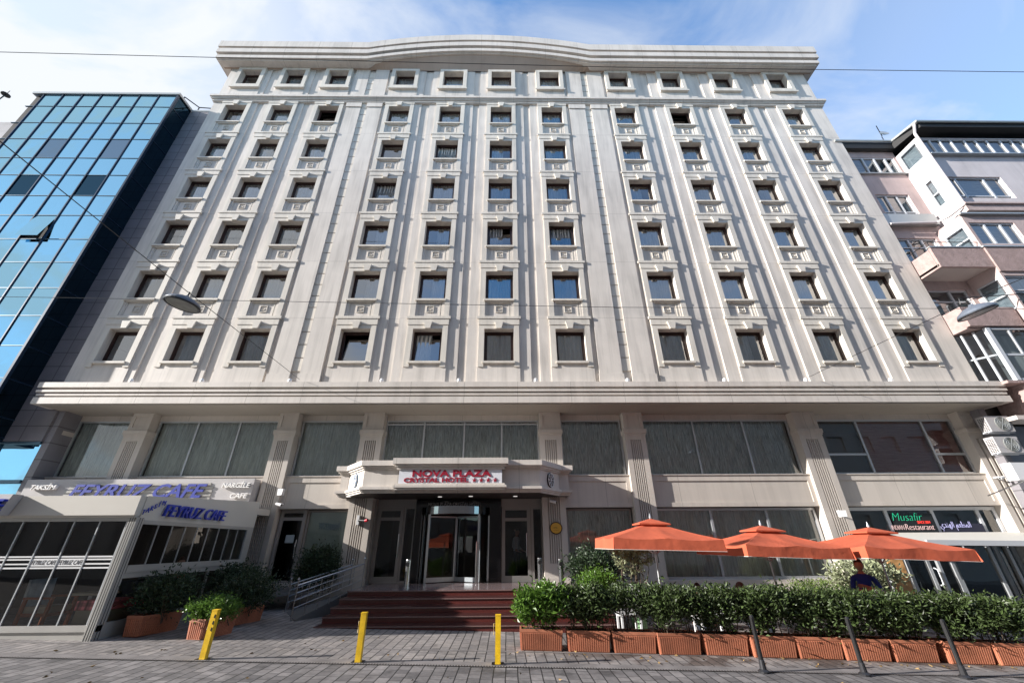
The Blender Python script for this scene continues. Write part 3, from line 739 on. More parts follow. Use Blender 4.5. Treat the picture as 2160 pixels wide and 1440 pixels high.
# lobby inside
b = MB(); b.box(-4.6, 1.4, 17.9, 18.0, -1.1, 1.4); b.box(-4.6, 1.4, 15.3, 18, 1.41, 1.46); b.build('lobby_wall', M('lobby_wall', (.05, .03, .022), .6), hotel)

# ---- canopy over the entrance
YC = 13.3
def canopy_poly(d):      # plan offset outwards by d
    return [(-5.66-d, 14.78), (-5.66-d, 14.33-d), (-5.36-d*.6, 14.33-d), (-4.55-d*.5, YC-d), (1.06+d*.5, YC-d), (1.80+d*.6, 14.33-d), (2.12+d, 14.33-d), (2.12+d, 14.78)]
can = None
b = MB()
for d, z0, z1 in ((0, 1.64, 2.16), (.10, 1.56, 1.6395), (.06, 1.51, 1.5595), (.02, 1.455, 1.5095), (.04, 2.1605, 2.21), (.09, 2.2105, 2.27), (.15, 2.2705, 2.43)):
    b.prismz(canopy_poly(d), z0, z1)
xa, xb = X_(700+600/4.154, 940+205/4.154, 13.1), X_(700+1488/4.154, 940+210/4.154, 13.1)
for d, z0, z1 in ((.06, 1.655, 1.71), (.11, 1.585, 1.6545), (.07, 1.52, 1.5845), (.06, 2.13, 2.21), (.11, 2.2105, 2.28), (.17, 2.2805, 2.46)):
    b.box(xa-d-.04, xb+d+.04, 13.08-d, 13.29, z0, z1)
can = b.build('canopy', m_ledge, hotel)
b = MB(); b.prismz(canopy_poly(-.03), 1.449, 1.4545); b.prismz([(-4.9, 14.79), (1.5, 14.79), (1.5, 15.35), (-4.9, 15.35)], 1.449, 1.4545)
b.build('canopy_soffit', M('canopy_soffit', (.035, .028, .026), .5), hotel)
for px, py in ((735, 1047), (928, 1047), (993, 1046), (1087, 1046), (1143, 1053)):
    p = PZ(px, py, 1.447); b = MB(); b.lathe(p.x, p.y, [(.07, 1.438), (.07, 1.4485)], 14); b.build('downlight', m_dlight, hotel)
# hotel sign on the canopy
sg = thing('hotel_sign', 'white board on the canopy reading NOVA PLAZA CRYSTAL HOTEL in red with stars', 'sign', (0, 13.1, 1.7))
b = MB(); b.box(xa-.01, xb+.01, 13.06, 13.10, 1.7105, 2.1295); b.build('board', m_signwhite, sg)
def fit(s, x0, x1, size): return (x1-x0)/(tsize(s)*size)
q_ = lambda x, y: PY(700+x/4.154, 940+y/4.154, 13.03)
A, B = q_(697, 283), q_(1382, 283)
text('lettering', 'NOVA PLAZA', .27, m_redlet, sg, A.x, 13.05, 1.915, .008, sx=fit('NOVA PLAZA', A.x, B.x, .27), bold=.010)
A, B = q_(622, 350), q_(1190, 350)
text('lettering', 'CRYSTAL HOTEL', .185, m_redlet, sg, A.x, 13.05, 1.745, .008, sx=fit('CRYSTAL HOTEL', A.x, B.x, .185), bold=.006)
for i in range(4):
    c = q_(1246+i*61, 325); s = MB(); pol = []
    for j in range(10):
        rr2 = .078 if j % 2 == 0 else .03; t = R(90+36*j); pol.append((c.x+rr2*math.cos(t), 1.80+rr2*math.sin(t)))
    s.prism(pol, 13.042, 13.058); s.build('star', m_redlet, sg)
# snowflake emblems on the angled corners
def emblem(lbl, p0, p1, lit):
    p0, p1 = Vector(p0), Vector(p1); mid = (p0+p1)/2; d = (p1-p0).normalized(); n = Vector((d.y, -d.x, 0))
    e = thing('snowflake_emblem', lbl, 'emblem', (mid.x, mid.y, 1.88))
    X = Matrix(((d.x, -n.x, 0, mid.x), (d.y, -n.y, 0, mid.y), (0, 0, 1, 1.89), (0, 0, 0, 1)))
    s = MB(); s.prism([(.215*math.cos(R(t))*.92, .24*math.sin(R(t))) for t in range(-90, 270, 45)], -.05, 0); s.build('plaque', m_crystal if lit else m_black, e, xf=X)  # sunlit plaque pale, shaded plaque black: the light is put into the colour
    s = MB(); mm = m_white
    for t in range(0, 360, 45):
        c_, s_ = math.cos(R(t)), math.sin(R(t))
        s.tube([(0, -.058, 0), (c_*.185, -.058, s_*.21)], .008, 5)
        for u in (.10, .15):
            for w in (-1, 1):
                a = R(t+w*45); s.tube([(c_*u, -.058, s_*u), (c_*u+math.cos(a)*.05, -.058, s_*u+math.sin(a)*.05)], .0065, 5)
    R8 = [(.205*math.cos(R(t))*.92, -.056, .23*math.sin(R(t))) for t in range(-90, 271, 45)]
    s.tube(R8, .012, 5); s.build('snowflake', mm, e, xf=X)
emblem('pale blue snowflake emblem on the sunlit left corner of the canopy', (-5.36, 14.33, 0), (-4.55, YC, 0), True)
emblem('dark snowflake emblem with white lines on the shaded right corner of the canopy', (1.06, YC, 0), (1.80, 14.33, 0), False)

# ------------------------------------------------------------------ entrance steps
st = thing('entrance_steps', 'flight of five red brown granite steps up to the hotel entrance', 'steps', (-1.2, 12.8, -1.75))
sy = [12.83, 12.28, 11.78, 11.34, 10.95]; XL, XR = -4.33, 2.55
for i, y in enumerate(sy):
    z = ZF-.131*i
    b = MB(); b.box(XL, XR, y+.012, (15.1 if i == 0 else sy[i-1]+.02), GZ(XR)-.05, z-.032)
    s1 = b.build('riser', m_redgran, st)
    b = MB(); b.box(XL-.013, XR+.011, y-.016, y-.0125, z-.026, z-.004); b.build('nosing', m_nosing, s1)
    b = MB(); b.box(XL-.012, XR+.01, y-.012, (15.12 if i == 0 else sy[i-1]+.0115), z-.0315, z)
    b.build('tread', M('door_reflection_tread', (.045, .016, .015), .3, speck=.3) if i else M('platform_granite', (.20, .15, .15), .16, speck=.25), st)  # lower treads coloured darker to mimic dark doors mirrored in the granite
# railings left of the steps
m_rail = M('rail_steel', (.36, .36, .37), .32, metal=1)
def rail(lbl, pts_top, base_z, posts, bars=3):
    t = thing('handrail', lbl, 'handrail', tuple(pts_top[0][:2])+(base_z(0),), group=None)
    A, B = Vector(pts_top[0]), Vector(pts_top[1])
    s = MB(); s.tube([A, B], .021, 10); s.build('top_rail', m_rail, t)
    for i in range(posts):
        u = i/(posts-1); p = A.lerp(B, u); s = MB(); end = i in (0, posts-1)
        s.tube([(p.x, p.y, base_z(u)), (p.x, p.y, p.z+(.10 if end else 0))], .017 if end else .010, 8)
        if end: s.lathe(p.x, p.y, [(.001, p.z+.09), (.03, p.z+.11), (.035, p.z+.13), (.02, p.z+.16), (.001, p.z+.17)], 8)
        s.build('post', m_rail, t)
    for k in range(bars):
        f = (k+1)/(bars+1); a = Vector((A.x, A.y, A.z-(A.z-base_z(0))*f*.85)); c = Vector((B.x, B.y, B.z-(B.z-base_z(1))*f*.85))
        s = MB(); s.tube([a, c], .006, 6); s.build('bar', m_rail, t)
    return t
# front rail climbs beside the steps, parallel rail behind it
g0 = PG(616, 1310); tp = PY(628, 1234, g0.y)
e0 = PY(773, 1180, 13.6)
rail('front stainless steel handrail climbing left of the entrance steps', [(tp.x, g0.y, tp.z), (X_(770, 1184, 13.4), 13.4, PY(770, 1188, 13.4).z)], lambda u: (GZ(-5)+.0)*(1-u)+ZF*u, 7)
g1 = PG(600, 1290); tp1 = PY(613, 1232, g1.y)
rail('rear stainless steel handrail parallel behind the front one, left of the steps', [(tp1.x, g1.y, tp1.z), (X_(744, 1186, 14.3), 14.3, PY(744, 1190, 14.3).z)], lambda u: (GZ(-5))*(1-u)+ZF*u, 6)
# ramp between the rails
b = MB(); a0, a1 = g0, g1
b.hexa([(g0.x+.05, g0.y, GZ(-5)-.02), (XL-.02, 13.4, GZ(-5)-.02), (XL-.02, 14.3, GZ(-5)-.02), (g1.x+.05, g1.y, GZ(-5)-.02)],
       [(g0.x+.05, g0.y, GZ(-5)+.03), (XL-.02, 13.4, ZF-.02), (XL-.02, 14.3, ZF-.02), (g1.x+.05, g1.y, GZ(-5)+.03)])
tag(b.build('access_ramp', M('ramp_concrete', (.10, .095, .09), .8, var=.15)), 'grey ramp rising between the two handrails to the hotel entrance', 'ramp')
# landing in front of the side door
ld = thing('door_landing', 'dark grey metal landing with a leg below the side door right of the cafe', 'landing', (-6.6, 13.8, -1.6))
z0 = PY(600, 1235, 14.7).z
b = MB(); b.hexa([(-7.5, 12.0, -1.42), (-5.9, 13.9, z0-.08), (-5.9, 14.75, z0-.08), (-7.5, 14.75, z0-.08)], [(-7.5, 12.0, -1.37), (-5.9, 13.9, z0-.02), (-5.9, 14.75, z0-.02), (-7.5, 14.75, z0-.02)])
b.build('slab', M('landing_grey', (.13, .125, .12), .6, var=.1), ld)
b = MB(); b.box(-6.25, -6.2, 13.6, 13.65, GZ(-6.2), z0-.09); b.build('leg', m_steel, ld)

# ------------------------------------------------------------------ ashtray bins
def bin_(px, py, lbl, h=.62):
    p = PY(px, py, 1); 
    return lbl
for (x, y, zb, lbl) in ((X_(857, 1232, 13.5), 13.5, ZF, 'steel standing ashtray with a round black opening left of the revolving door'),
                    (X_(1140, 1232, 14.2), 14.2, ZF, 'steel standing ashtray with a round black opening right of the revolving door'),
                    (X_(1186, 1246, 12.9), 12.9, ZF, 'steel standing ashtray with a round black opening at the right end of the entrance platform')):
    t = thing('standing_ashtray', lbl, 'ashtray', (x, y, zb), group='standing ashtrays at the entrance')
    s = MB(); s.lathe(x, y, [(.075, zb+.02), (.075, zb+.70), (.07, zb+.72)], 14); s.build('body', m_steel, t, smooth=False)
    s = MB(); s.lathe(x, y, [(.11, zb), (.11, zb+.02)], 14); s.build('base', m_steel, t)
    s = MB(); zc = zb+.60
    n0 = [(x+.058*math.cos(R(q)), zc+.062*math.sin(R(q))) for q in range(0, 360, 24)]; s.prism(n0, y-.083, y-.07); s.build('opening', m_black, t)

# ------------------------------------------------------------------ cafe enclosure
CY, CX = 9.3, -7.8
cafe = thing('cafe_enclosure', 'glass cafe enclosure with beige fascia built against the left end of the hotel', 'building', (-10, 9.3, -1.5))
b = MB()
b.box(-14.5, CX+.0, CY-.13, CY+.02, .60, .985)                                   # front fascia
b.box(-14.5, CX-.02, CY-.07, CY+.02, .56, .5995)
b.box(CX-.13, CX+.02, CY+.0205, 13.62, .52, .985)
b.hexa([(CX-.13, CY+.03, .9855), (CX+.02, CY+.03, .9855), (CX+.02, 13.62, .9855), (CX-.13, 13.62, .9855)], [(CX-.13, CY+.03, .99), (CX+.02, CY+.03, .99), (CX+.02, 13.62, 1.25), (CX-.13, 13.62, 1.25)])
b.build('fascia', m_cafe, cafe)
b = MB(); b.hexa([(-14.5, CY+.03, .9), (CX-.14, CY+.03, .9), (CX-.14, 14.6, .9), (-14.5, 14.6, .9)], [(-14.5, CY+.03, .95), (CX-.14, CY+.03, .95), (CX-.14, 14.6, 1.1), (-14.5, 14.6, 1.1)]); b.build('roof', m_cafe, cafe)
b = MB()
b.box(-14.5, CX+.03, CY-.03, CY+.09, -1.42, -1.32); b.box(-14.5, CX, CY-.0, CY+.08, GZ(CX)-.1, -1.4205)
b.box(-14.5, CX-.1, CY-.03, CY+.06, .49, .559)
b.box(CX-.06, CX+.02, CY+.1, 13.55, GZ(CX)-.1, -1.3)
b.box(CX-.07, CX+.05, CY+.15, 13.3, -.46, -.33); b.box(CX-.07, CX+.03, CY+.15, 13.3, -.56, -.4605)
b.box(CX-.07, CX+.03, CY+.15, 13.3, .44, .5195)
b.box(CX-.1, CX+.03, 13.3, 13.6, -1.6, .5195)
b.box(CX-.13, CX+.03, CY-.06, CY+.145, GZ(CX)-.05, .5595)
b.box(CX-.03, CX+.02, 12.05, 12.11, -1.3, -.5605)
b.build('frame', m_cafe2, cafe)
b = MB()
for q in (-.105, -.055, -.01): b.box(CX+q, CX+q+.012, CY-.0625, CY-.0605, GZ(CX), .559)
for q in (.02, .085): b.box(CX+.0305, CX+.0325, CY+q, CY+q+.014, GZ(CX), .559)
b.build('groove_shade', m_black, cafe)  # black strips stand in for the shade inside the corner post's grooves
mul = [-12.28, -11.74, -11.21, -10.68, -10.154, -9.627, -9.092, -8.562, -8.0]
for i in range(len(mul)-1):
    a, c = mul[i], mul[i+1]
    g = MB(); g.quad((a+.008, CY+.02, -1.32), (c-.008, CY+.02, -1.32), (c-.008, CY+.02, .49), (a+.008, CY+.02, .49)); p = g.build('glass_panel', m_cglass, cafe)
    g = MB(); g.box(c-.012, c+.012, CY-.0, CY+.04, -1.33, .50); g.build('edge_strip', m_alu, p)
    g = MB()
    for z in (-.163, -.213, -.292, -.362)if i not in (4, 5, 6) else (-.163, -.362): g.box(a+.01, c-.01, CY+.008, CY+.012, z-.014, z+.014)
    if i in (5, 6):
        g.box(a+.01, c-.01, CY+.0085, CY+.0125, -.33, -.195)
        text('lettering', 'FEYRUZ CAFE', .115, m_black, p, a+.025, CY+.006, -.303, .001, sx=(c-a-.05)/(tsize('FEYRUZ CAFE')*.115), shear=.25)
    elif i == 4: g.box(a+.01, c-.01, CY+.008, CY+.012, -.225, -.20); g.box(a+.01, c-.01, CY+.008, CY+.012, -.305, -.28)
    g.build('sticker_band', m_white, p)
ys = [9.5]+[9.5+3.8*(1-(1-i/9)**1.0) for i in range(1, 10)]
for i in range(9):
    a, c = ys[i], ys[i+1]
    g = MB(); g.quad((CX, a+.005, -.33), (CX, c-.005, -.33), (CX, c-.005, .44), (CX, a+.005, .44)); p = g.build('glass_panel', m_cglass, cafe)
    g = MB(); g.box(CX-.015, CX+.012, c-.008, c+.008, -.33, .44); g.build('edge_strip', m_alu, p)
g = MB(); g.quad((CX-.01, CY+.15, -1.3), (CX-.01, 13.3, -1.3), (CX-.01, 13.3, -.56), (CX-.01, CY+.15, -.56)); g.build('lower_glass', m_cglass, cafe)
b = MB(); b.quad((-14.5, CY+.1, GZ(-8)+.02), (CX, CY+.1, GZ(-8)+.02), (CX, 14.6, GZ(-8)+.02), (-14.5, 14.6, GZ(-8)+.02)); b.build('cafe_floor', M('cafe_floor', (.04, .035, .03), .5), cafe)
b = MB(); b.box(-14.5, -14.4, CY+.1, 14.6, -1.6, .9); b.box(-14.4, CX-.2, 12.8, 12.9, -1.6, .9); b.box(-14.4, CX-.2, 9.45, 12.79, .82, .86); b.build('back_wall', M('cafe_inner_wall', (.06, .05, .045), .7), cafe)
# fairy of small ceiling lights
for i, (x, y) in enumerate(((-10.3, 11.2), (-9.4, 11.6), (-8.6, 11.9), (-9.9, 12.0))):
    b = MB(); b.lathe(x, y, [(.03, .79), (.035, .81)], 8); b.build('ceiling_light', m_dlight, cafe)
# writing on the cafe
def sideX(y0):     # text on the side face (faces +X), running towards +Y
    return Matrix(((0, -1, 0, CX+.02), (1, 0, 0, y0), (0, 0, 1, 0), (0, 0, 0, 1)))
t = thing('cafe_side_sign', 'blue raised TAKSIM FEYRUZ CAFE lettering on the side fascia of the cafe', 'sign', (CX, 10.5, .7))
def yside(px, py): d = ray(px, py); return (d*((CX+.03)/d.x)).y
ya, yb = yside(337, 1083), yside(466, 1092)
text('lettering', 'FEYRUZ CAFE', .36, m_bluelet2, t, 0, -.07, .62, .03, sx=fit('FEYRUZ CAFE', ya, yb, .36), shear=.28, bold=.002, xf=sideX(ya))
ya2 = yside(296, 1083); yb2 = yside(340, 1060)
for i, chh in enumerate('TAKSİM'):
    u = i/5.; yy = ya2+(yb2-ya2)*u*1.02
    text('lettering', chh, .14, m_bluelet2, t, 0, -.03, .62+.22*u, .008, sx=.95, shear=.1, xf=sideX(yy))
# partial sign at the very left edge
t = thing('cafe_front_sign', 'blue E lettering on a tilted grey board at the left end of the cafe fascia', 'sign', (-11.0, 9.1, .7))
b = MB(); xe = X_(24, 1050, 8.95); b.hexa([(-12.6, 8.95, .6), (xe-.12, 8.95, .6), (xe-.12, CY-.14, .6), (-12.6, CY-.14, .6)], [(-12.6, 8.95, 1.0), (xe, 8.95, 1.0), (xe, CY-.14, 1.0), (-12.6, CY-.14, 1.0)]); b.build('board', m_signgrey, t)
text('lettering', 'FEYRUZ CAFE', .34, m_bluelet2, t, xe-.08, 8.9, .66, .04, sx=1.0, shear=.28, bold=.006, align='RIGHT')
# the long sign box above the cafe
SY = 14.32
sa, sb = X_(60, 1010, SY), X_(538, 1009, SY)
zt, zb = PY(300, 1010, SY).z, PY(300, 1062, SY).z
t = thing('cafe_main_sign', 'long grey sign box above the cafe, blue FEYRUZ CAFE between small white words', 'sign', ((sa+sb)/2, SY, zb))
b = MB(); fa, fb = X_(130, 1040, SY), X_(440, 1040, SY)
b.box(sa, sb, SY, YS-.04, zb-.15, zt)
b.build('box', m_signgrey, t)
b = MB()
for i in range(6): b.box(fa+.1+max(0, (i-3)*.1), fb+.1-(0 if i < 5 else .1), SY-.03, SY-.001, zb+.0+i*.115, zb+.07+i*.115)
b.build('backing_slats', M('slat_metal', (.42, .40, .37), .35, metal=.3), t)
A, B = PY(140, 1047, SY-.065), PY(426, 1047, SY-.065)
text('lettering', 'FEYRUZ CAFE', .60, m_bluelet, t, A.x, SY-.065, PY(280, 1049, SY-.065).z, .014, sx=fit('FEYRUZ CAFE', A.x, B.x-.15, .60), shear=.30, bold=.012)
A, B = PY(64, 1032, SY-.05), PY(113, 1032, SY-.05)
text('lettering', 'TAKSİM', .21, m_whitelet, t, A.x, SY-.06, PY(64, 1033, SY).z, .05, sx=fit('TAKSIM', A.x, B.x, .21), shear=.25, bold=.004)
A, B = PY(468, 1028, SY-.05), PY(522, 1028, SY-.05)
text('lettering', 'NARGİLE', .21, m_whitelet, t, A.x, SY-.06, A.z, .04, sx=fit('NARGILE', A.x, B.x, .21), shear=.2, bold=.003)
A, B = PY(484, 1050, SY-.05), PY(519, 1050, SY-.05)
text('lettering', 'CAFE', .21, m_whitelet, t, A.x, SY-.06, A.z, .04, sx=fit('CAFE', A.x, B.x, .21), shear=.2, bold=.003)

# furniture in the cafe
def armchair(x, y, lbl):
    z = GZ(-8)+.02; t = thing('armchair', lbl, 'chair', (x, y, z))
    s = MB(); s.box(x-.28, x+.28, y-.26, y+.28, z+.30, z+.36); s.build('seat', m_wood, t)
    s = MB(); s.box(x-.27, x+.27, y-.22, y+.24, z+.3605, z+.47); s.build('cushion', m_cream, t)
    s = MB(); s.hexa([(x-.29, y-.26, z+.36), (x-.24, y-.26, z+.36), (x-.24, y+.26, z+.36), (x-.29, y+.26, z+.36)], [(x-.36, y-.26, z+.95), (x-.31, y-.26, z+.95), (x-.31, y+.26, z+.95), (x-.36, y+.26, z+.95)]); s.build('backrest', M('pale_throw', (.35, .40, .42), .8, var=.3, vs=9), t)
    for q in (-.28, .25):
        s = MB(); s.box(x-.30, x+.30, y+q, y+q+.05, z+.60, z+.64); s.build('armrest', m_wood, t)
        for p in (-.28, .24): s = MB(); s.box(x+p, x+p+.05, y+q, y+q+.05, z, z+.5995); s.build('leg', m_wood, t)
armchair(-9.55, 10.0, 'wooden armchair with a pale throw inside the cafe front window')
z = GZ(-8)+.02; t = thing('cafe_table', 'small pale rectangular pedestal table inside the cafe window', 'table', (-8.75, 9.95, z))
s = MB(); s.box(-9.0, -8.35, 9.75, 10.25, z+.66, z+.70); s.build('tabletop', m_cream, t)
s = MB(); s.box(-8.75, -8.67, 9.95, 10.03, z+.03, z+.6595); s.build('pedestal', m_alu, t); s = MB(); s.box(-8.92, -8.5, 9.8, 10.2, z, z+.03); s.build('base', m_black, t)
t = thing('cafe_sofa', 'cream sofa with a red plaid blanket behind the cafe corner', 'sofa', (-8.25, 10.2, z))
s = MB(); s.box(-8.62, -8.0, 9.65, 10.9, z+.02, z+.42); s.build('seat', m_cream, t); s = MB(); s.box(-8.64, -7.98, 9.62, 10.5, z+.4205, z+.58); s.build('blanket', m_plaid, t)
s = MB(); s.box(-8.6, -8.0, 10.91, 11.1, z+.02, z+.95); s.build('backrest', m_cush, t)
s = MB(); s.box(-8.5, -8.1, 10.3, 10.9, z+.5805, z+.88); s.build('cushion', m_cush, t)
b = MB(); b.lathe(-8.5, 10.12, [(.03, z+.70), (.035, z+.78), (.02, z+.82)], 10); b.tube([(-8.5, 10.12, z+.82), (-8.42, 10.1, z+1.0)], .008)
tag(b.build('juice_glass', M('green_glass', (.02, .35, .10), .2)), 'green drinking glass with a straw on the cafe table', 'glass')

# ------------------------------------------------------------------ planters and plants
def planter_mesh(L=.81, Wd=.36, H=.33):
    s = MB(); b0, t0 = .86, 1.
    hb = [(-L/2*.93, -Wd/2*.85), (L/2*.93, -Wd/2*.85), (L/2*.93, Wd/2*.85), (-L/2*.93, Wd/2*.85)]
    ht = [(-L/2*.985, -Wd/2*.97), (L/2*.985, -Wd/2*.97), (L/2*.985, Wd/2*.97), (-L/2*.985, Wd/2*.97)]
    s.hexa([(*p, 0) for p in hb], [(*p, H-.045) for p in ht])
    rim = MB(); rim.box(-L/2, L/2, -Wd/2, -Wd/2+.03, H-.0445, H); rim.box(-L/2, L/2, Wd/2-.03, Wd/2, H-.0445, H); rim.box(-L/2, -L/2+.03, -Wd/2+.03, Wd/2-.03, H-.0445, H); rim.box(L/2-.03, L/2, -Wd/2+.03, Wd/2-.03, H-.0445, H)
    rb = MB(); n = 19
    for i in range(n):
        u = (i+.5)/n*2-1
        for sy_ in (-1, 1):
            xb_, xt_ = u*L/2*.93, u*L/2*.965; yb_, yt_ = sy_*Wd/2*.85, sy_*Wd/2*.955; d = sy_*.012; w = .010
            P = [(xb_-w, yb_, .015), (xb_+w, yb_, .015), (xb_+w, yb_+d, .015), (xb_-w, yb_+d, .015)]
            Q = [(xt_-w, yt_, H-.06), (xt_+w, yt_, H-.06), (xt_+w, yt_+d, H-.06), (xt_-w, yt_+d, H-.06)]
            if sy_ < 0: P = [P[3], P[2], P[1], P[0]]; Q = [Q[3], Q[2], Q[1], Q[0]]
            rb.hexa(P, Q)
    for i in range(7):
        u = (i+.5)/7*2-1
        for sx_ in (-1, 1):
            yb_, yt_ = u*Wd/2*.8, u*Wd/2*.88; xb_, xt_ = sx_*L/2*.93, sx_*L/2*.98; d = sx_*.010; w = .009
            P = [(xb_, yb_-w, .015), (xb_+d, yb_-w, .015), (xb_+d, yb_+w, .015), (xb_, yb_+w, .015)]
            Q = [(xt_, yt_-w, H-.06), (xt_+d, yt_-w, H-.06), (xt_+d, yt_+w, H-.06), (xt_, yt_+w, H-.06)]
            if sx_ < 0: P.reverse(); Q.reverse()
            rb.hexa(P, Q)
    soil = MB(); soil.quad((-L/2+.031, -Wd/2+.031, H-.02), (L/2-.031, -Wd/2+.031, H-.02), (L/2-.031, Wd/2-.031, H-.02), (-L/2+.031, Wd/2-.031, H-.02))
    return s, rim, rb, soil
P_ = planter_mesh(); pm = [mesh_of(P_[0], 'trough', m_terra), mesh_of(P_[1], 'rim', m_terra), mesh_of(P_[2], 'ribs', m_terra), mesh_of(P_[3], 'soil', m_soil)]
def planter(x, y, rot, lbl, sc=(1, 1, 1), z=None):
    t = thing('planter_box', lbl, 'planter', (x, y, (GZ(x) if z is None else z)+.004), group='terracotta planter boxes', rot=rot)
    t.scale = sc; t.rotation_euler = (0, math.atan(.024), rot) if z is None else (0, 0, rot)
    for n_, m_ in zip(('trough', 'rim', 'ribs', 'soil'), pm): inst(n_, m_, t)
    return t
def leaf(s, p, d, L, w, rr, curl=.25):
    d = d.normalized(); a = d.cross(Vector((rr.uniform(-1, 1), rr.uniform(-1, 1), rr.uniform(-1, 1))))
    if a.length < .05: a = d.cross(Vector((0, 0, 1)))+Vector((.01, 0, 0))
    a.normalize(); n = d.cross(a)
    m = p+d*L*.5; e = p+d*L-n*L*curl
    i = len(s.v); s.v += [tuple(p), tuple(m+a*w*.5+n*L*.06), tuple(e), tuple(m-a*w*.5+n*L*.06)]
    s.f.append((i, i+1, i+2)); s.f.append((i, i+2, i+3)); s.mi += [s.cur]*2
def shrub_mb(lx, ly, z0, z1, n, L, seed, stems=7, clump=.09, round_=False, dens=1., wide=1., dome=0., amp=.14):
    """stems with side twigs that carry leaf clusters; uneven top, gaps near the foot"""
    rr = random.Random(seed); s = MB(); st_ = MB()
    H = z1-z0; cl = []
    nc = int(n/14)
    for i in range(nc):
        for _ in range(8):
            x, y, u = rr.uniform(-1, 1), rr.uniform(-1, 1), rr.random()**.8
            nz_ = mnoise.noise(Vector((x*1.8+seed*3.1, y*1.8, u*2.2+seed)))
            if round_:
                if x*x+y*y+(2*u-1)**2 > 1.05+nz_*.5: continue
            if u < .42 and rr.random() < .75*(.42-u)/.42*dens: continue
            if dome and u > 1-dome*(x*x+y*y)*.5+nz_*.25: continue
            top = 1+amp*mnoise.noise(Vector((x*2.5+seed*7, y*2, 0)))
            foot = .55+.5*u*1.2
            if nz_ < -.22+.36*(1-u)*dens: continue
            cl.append(Vector((x*lx/2*min(1, foot)*wide, y*ly/2*min(1, foot), z0+u*H*top))); break
    for c in cl:
        out = Vector((c.x*1.5, c.y*1.5, (c.z-z0)*.5+.12))
        for k in range(14):
            p = c+Vector((rr.gauss(0, clump), rr.gauss(0, clump), rr.gauss(0, clump*.8)))
            d = out.normalized()*.6+Vector((rr.uniform(-1, 1), rr.uniform(-1, 1), rr.uniform(-.7, .9)))
            leaf(s, p, d, L*rr.uniform(.5, 1.35), L*rr.uniform(.3, .5), rr)
    for i in range(stems):
        x, y = rr.uniform(-lx*.35, lx*.35), rr.uniform(-ly*.2, ly*.2)
        b = Vector((x, y, z0-.12)); t = Vector((x+rr.uniform(-.15, .15), y+rr.uniform(-.08, .08), z0+H*rr.uniform(.5, .85)))
        m = b.lerp(t, .5)+Vector((rr.uniform(-.05, .05), rr.uniform(-.04, .04), 0))
        st_.tube([b, m, t], .012, 5, r1=.004)
        for k in range(3):
            u = rr.uniform(.3, .9); a = b.lerp(t, u); e = a+Vector((rr.uniform(-.18, .18), rr.uniform(-.1, .1), rr.uniform(.05, .2))); st_.tube([a, e], .005, 4, r1=.002)
    return s, st_
def shrub(name, lbl, cat, x, y, z, mb, lm, group=None, rot=0):
    t = thing(name, lbl, cat, (x, y, z), group=group, rot=rot)
    me = mesh_of(mb[0], 'foliage', lm); inst('foliage', me, t); inst('stems', mesh_of(mb[1], 'stems', m_stem), t)
    return t
plant_px = ((1096, 1189, 1373), (1197, 1292, 1376), (1294, 1390, 1379), (1390, 1484, 1382), (1485, 1591, 1384), (1590, 1689, 1388), (1689, 1786, 1391), (1787, 1890, 1395), (1890, 1992, 1398), (2006, 2110, 1402), (2110, 2220, 1406))
ordn = ['first', 'second', 'third', 'fourth', 'fifth', 'sixth', 'seventh', 'eighth', 'ninth', 'tenth', 'eleventh']
hz = [-.79, -.80, -.81, -.82, -.83, -.85, -.90, -.93, -.98, -1.03, -1.08]
rots = [.01, -.02, .0, .07, -.015, .01, 0, -.02, .02, .01, 0]
for i, (a, c, yb) in enumerate(plant_px):
    A, B = PG(a+4, yb), PG(c-4, yb); x = (A.x+B.x)/2; y = (A.y+B.y)/2+.17
    planter(x, y, rots[i]-.035, ordn[i]+' terracotta box from the steps in the hedge row on the pavement')
    zt_ = hz[i]*(y+.05)/9.4 - GZ(x) - .03
    fresh = i == 0
    mb = shrub_mb(.92 if i else .9, .62 if i else .7, .36, zt_+(.05 if i == 0 else .02), 4300 if i != 2 else 2300, .085 if not fresh else .11, 40+i, stems=10, clump=.075, amp=.2, dome=.22 if i not in (0, 1, 2) else .45, dens=(1.0, 1.45, 1.9, 1.4, 1.15, 1.3, 1.1, 1.25, 1.1, 1.5, 1.2)[i])
    shrub('hedge_shrub', {0: 'bushy bright green shrub with long leaves in the first planter beside the steps', 2: 'thin gappy shrub showing stems in the third planter of the hedge'}.get(i, 'dense dark green hedge shrub in the '+ordn[i]+' planter from the steps'),
          'shrub', x, y, GZ(x), mb, m_leafy if fresh else m_leaf, group='hedge shrubs in the planter row')
# lighter conifer tuft behind the hedge
p = PY(1712, 1240, 9.9)
shrub('conifer_tuft', 'small light green feathery bush sticking up behind the hedge under the second umbrella', 'bush', p.x, 9.85, GZ(p.x), shrub_mb(.75, .4, .6, p.z-GZ(p.x)+.12, 2600, .045, 91, clump=.05), M('lime_leaf', (.15, .22, .05), .5, island=.3, trans=.3))
